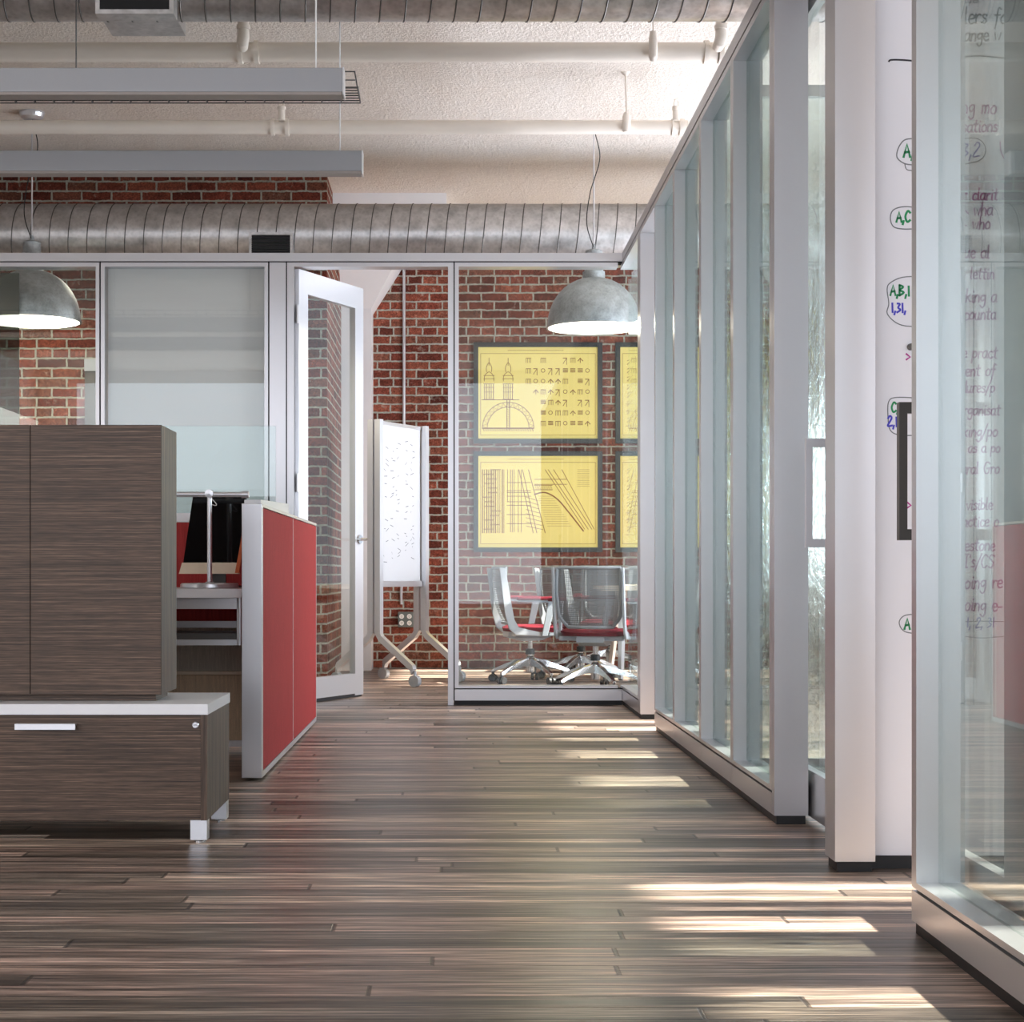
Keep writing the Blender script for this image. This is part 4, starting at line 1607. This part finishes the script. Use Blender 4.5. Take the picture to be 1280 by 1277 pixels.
        bm.faces.new(rings[-1])
    lathe(bm, [(.045, .13), (.05, .15), (.05, .185), (.04, .20)], (0, 0, 0), 24)
    local_obj('star_base', bm, 'chrome', t)
    for k in range(5):
        a = 2 * PI * k / 5 + .3
        d = Vector((math.cos(a), math.sin(a), 0))
        s_ = Vector((-d.y, d.x, 0))
        bm = bmesh.new()
        c = d * .325 + Vector((0, 0, .029))
        for q in (-1, 1):
            tube(bm, [c + s_ * .008 * q, c + s_ * .028 * q], .029, 18)
        tube(bm, [c + Vector((0, 0, .02)), c + Vector((0, 0, .055))], .012, 8)
        local_obj('caster', bm, 'black', t, True)
    return t


proto = make_chair()
chairs = [(.585, 13.25, -80, 'office chair in side view, leftmost behind the glass, burgundy arm pads'),
          (1.02, 12.30, -16, 'grey mesh office chair with its back to the glass, largest of the chairs'),
          (1.02, 13.72, -66, 'pale office chair half hidden behind the largest mesh chair'),
          (1.35, 14.75, 172, 'office chair beyond the meeting table under the yellow drawings'),
          (1.78, 12.75, -20, 'office chair at the table cut off by the side partition post')]
for i, (x, y, a, lab) in enumerate(chairs):
    c = proto if i == 0 else copy_tree(proto)
    c.location = (x, y, 0)
    c.rotation_euler = (0, 0, math.radians(a))
    c['label'] = lab

# meeting table
mt = thing('meeting_table', 'meeting table with pale top and splayed grey metal legs behind the chairs', 'table', (1.6, 13.75, 0))
obj('tabletop', box(1.16, 2.05, 13.2, 14.25, .725, .765, bevel=.004), 'cream', mt)
for x in (1.30, 1.92):
    for s in (-1, 1):
        b = bmesh.new()
        tube(b, [(x + (.05 if x < 2 else -.05), 13.72 + s * .12, .724), (x, 13.72 + s * .45, .02)], [.035, .022], 4)
        obj('leg', b, 'alu_bright', mt)

# dark wall-mounted screen at the left of the roller blind
ws = thing('wall_screen', 'dark flat screen with a pale top bar on the brick wall beside the roller blind', 'screen', (-2.6, 13.2, 1.2))
a_, c_ = at(106, 464, 13.2), at(200, 560, 13.2)
obj('screen_panel', box(a_.x, c_.x, 13.2, 13.249, c_.z, a_.z), 'alu_dark', ws)
obj('top_bar', box(a_.x, c_.x, 13.18, 13.249, a_.z, a_.z + .095), 'palegrey', ws)

b = box(-3.75, at(24, 0, 11.09).x, 11.085, 11.095, 0, 2.84)  # sheet added to stand for a dark reflection in the bay
M['smoked'] = glass_mat('smoked_glass', (.42, .46, .45))
ds = obj('glass_screen', b, 'smoked')
tag(ds, 'dark smoked glass screen standing behind the clear bay at the picture edge', 'glass screen')

# ------------------------------------------------------------------ light
def area(name, loc, rot, sx, sy, power, col, spread=PI):
    ld = bpy.data.lights.new(name, 'AREA')
    ld.shape = 'RECTANGLE'
    ld.size, ld.size_y = sx, sy
    ld.energy = power
    ld.color = col
    ld.spread = spread
    o = bpy.data.objects.new(name, ld)
    C.objects.link(o)
    o.location = loc
    o.rotation_euler = rot
    return o


COOL = (.86, .90, 1.0)
# added cool fill behind the camera, standing in for daylight; no window modelled
area('window_light_front', (-1.6, YF + .1, 2.1), (PI / 2, 0, 0), 8.5, 3.4, 240, (.78, .86, 1.0))
# added area fills along the inside of the right exterior wall
for i, (y, l, p, a) in enumerate(((-1.3, 5.0, 45, .15), (6.1, 2.4, 95, .5), (8.6, 2.0, 110, .5), (11.3, 2.8, 320, .25))):
    area('window_light_side', (XR - .08, y, 1.9), (0, PI / 2 + a, 0), 2.0, l, p, COOL)
# added warm fill along the windowless left wall
area('window_light_left', (XL + .1, -.5, 2.0), (0, -PI / 2, 0), 2.4, 6.5, 150, (1.0, .95, .90))
area('window_light_room', (-3.9, 12.3, 3.0), (0, 0, 0), 3.0, 1.2, 35, (1, .88, .7))  # added warm overhead fill inside the meeting room, no fitting modelled
sun = bpy.data.lights.new('sun', 'SUN')
sun.energy = 26
sun.angle = math.radians(1.6)
sun.color = (1, .93, .82)
so = bpy.data.objects.new('sun', sun)
C.objects.link(so)
el = math.radians(41)
d = Vector((-math.cos(el), 0, -math.sin(el)))
so.rotation_euler = d.to_track_quat('-Z', 'Y').to_euler()
so.location = (8, 5, 6)

w = bpy.data.worlds.new('world')
sc.world = w
w.use_nodes = True
bg = w.node_tree.nodes['Background']
bg.inputs[0].default_value = (.75, .86, 1, 1)
bg.inputs[1].default_value = 1.0

# ------------------------------------------------------------------ render look
vs = sc.view_settings
vs.view_transform = 'Standard'
vs.look = 'None'
vs.gamma = 1
vs.exposure = 0.14
vs.use_curve_mapping = False
cy = sc.cycles
cy.max_bounces = 10
cy.transparent_max_bounces = 24
cy.glossy_bounces = 5
cy.transmission_bounces = 8
cy.diffuse_bounces = 5
cy.use_denoising = True
cy.sample_clamp_indirect = 6
cy.caustics_reflective = False
cy.caustics_refractive = False
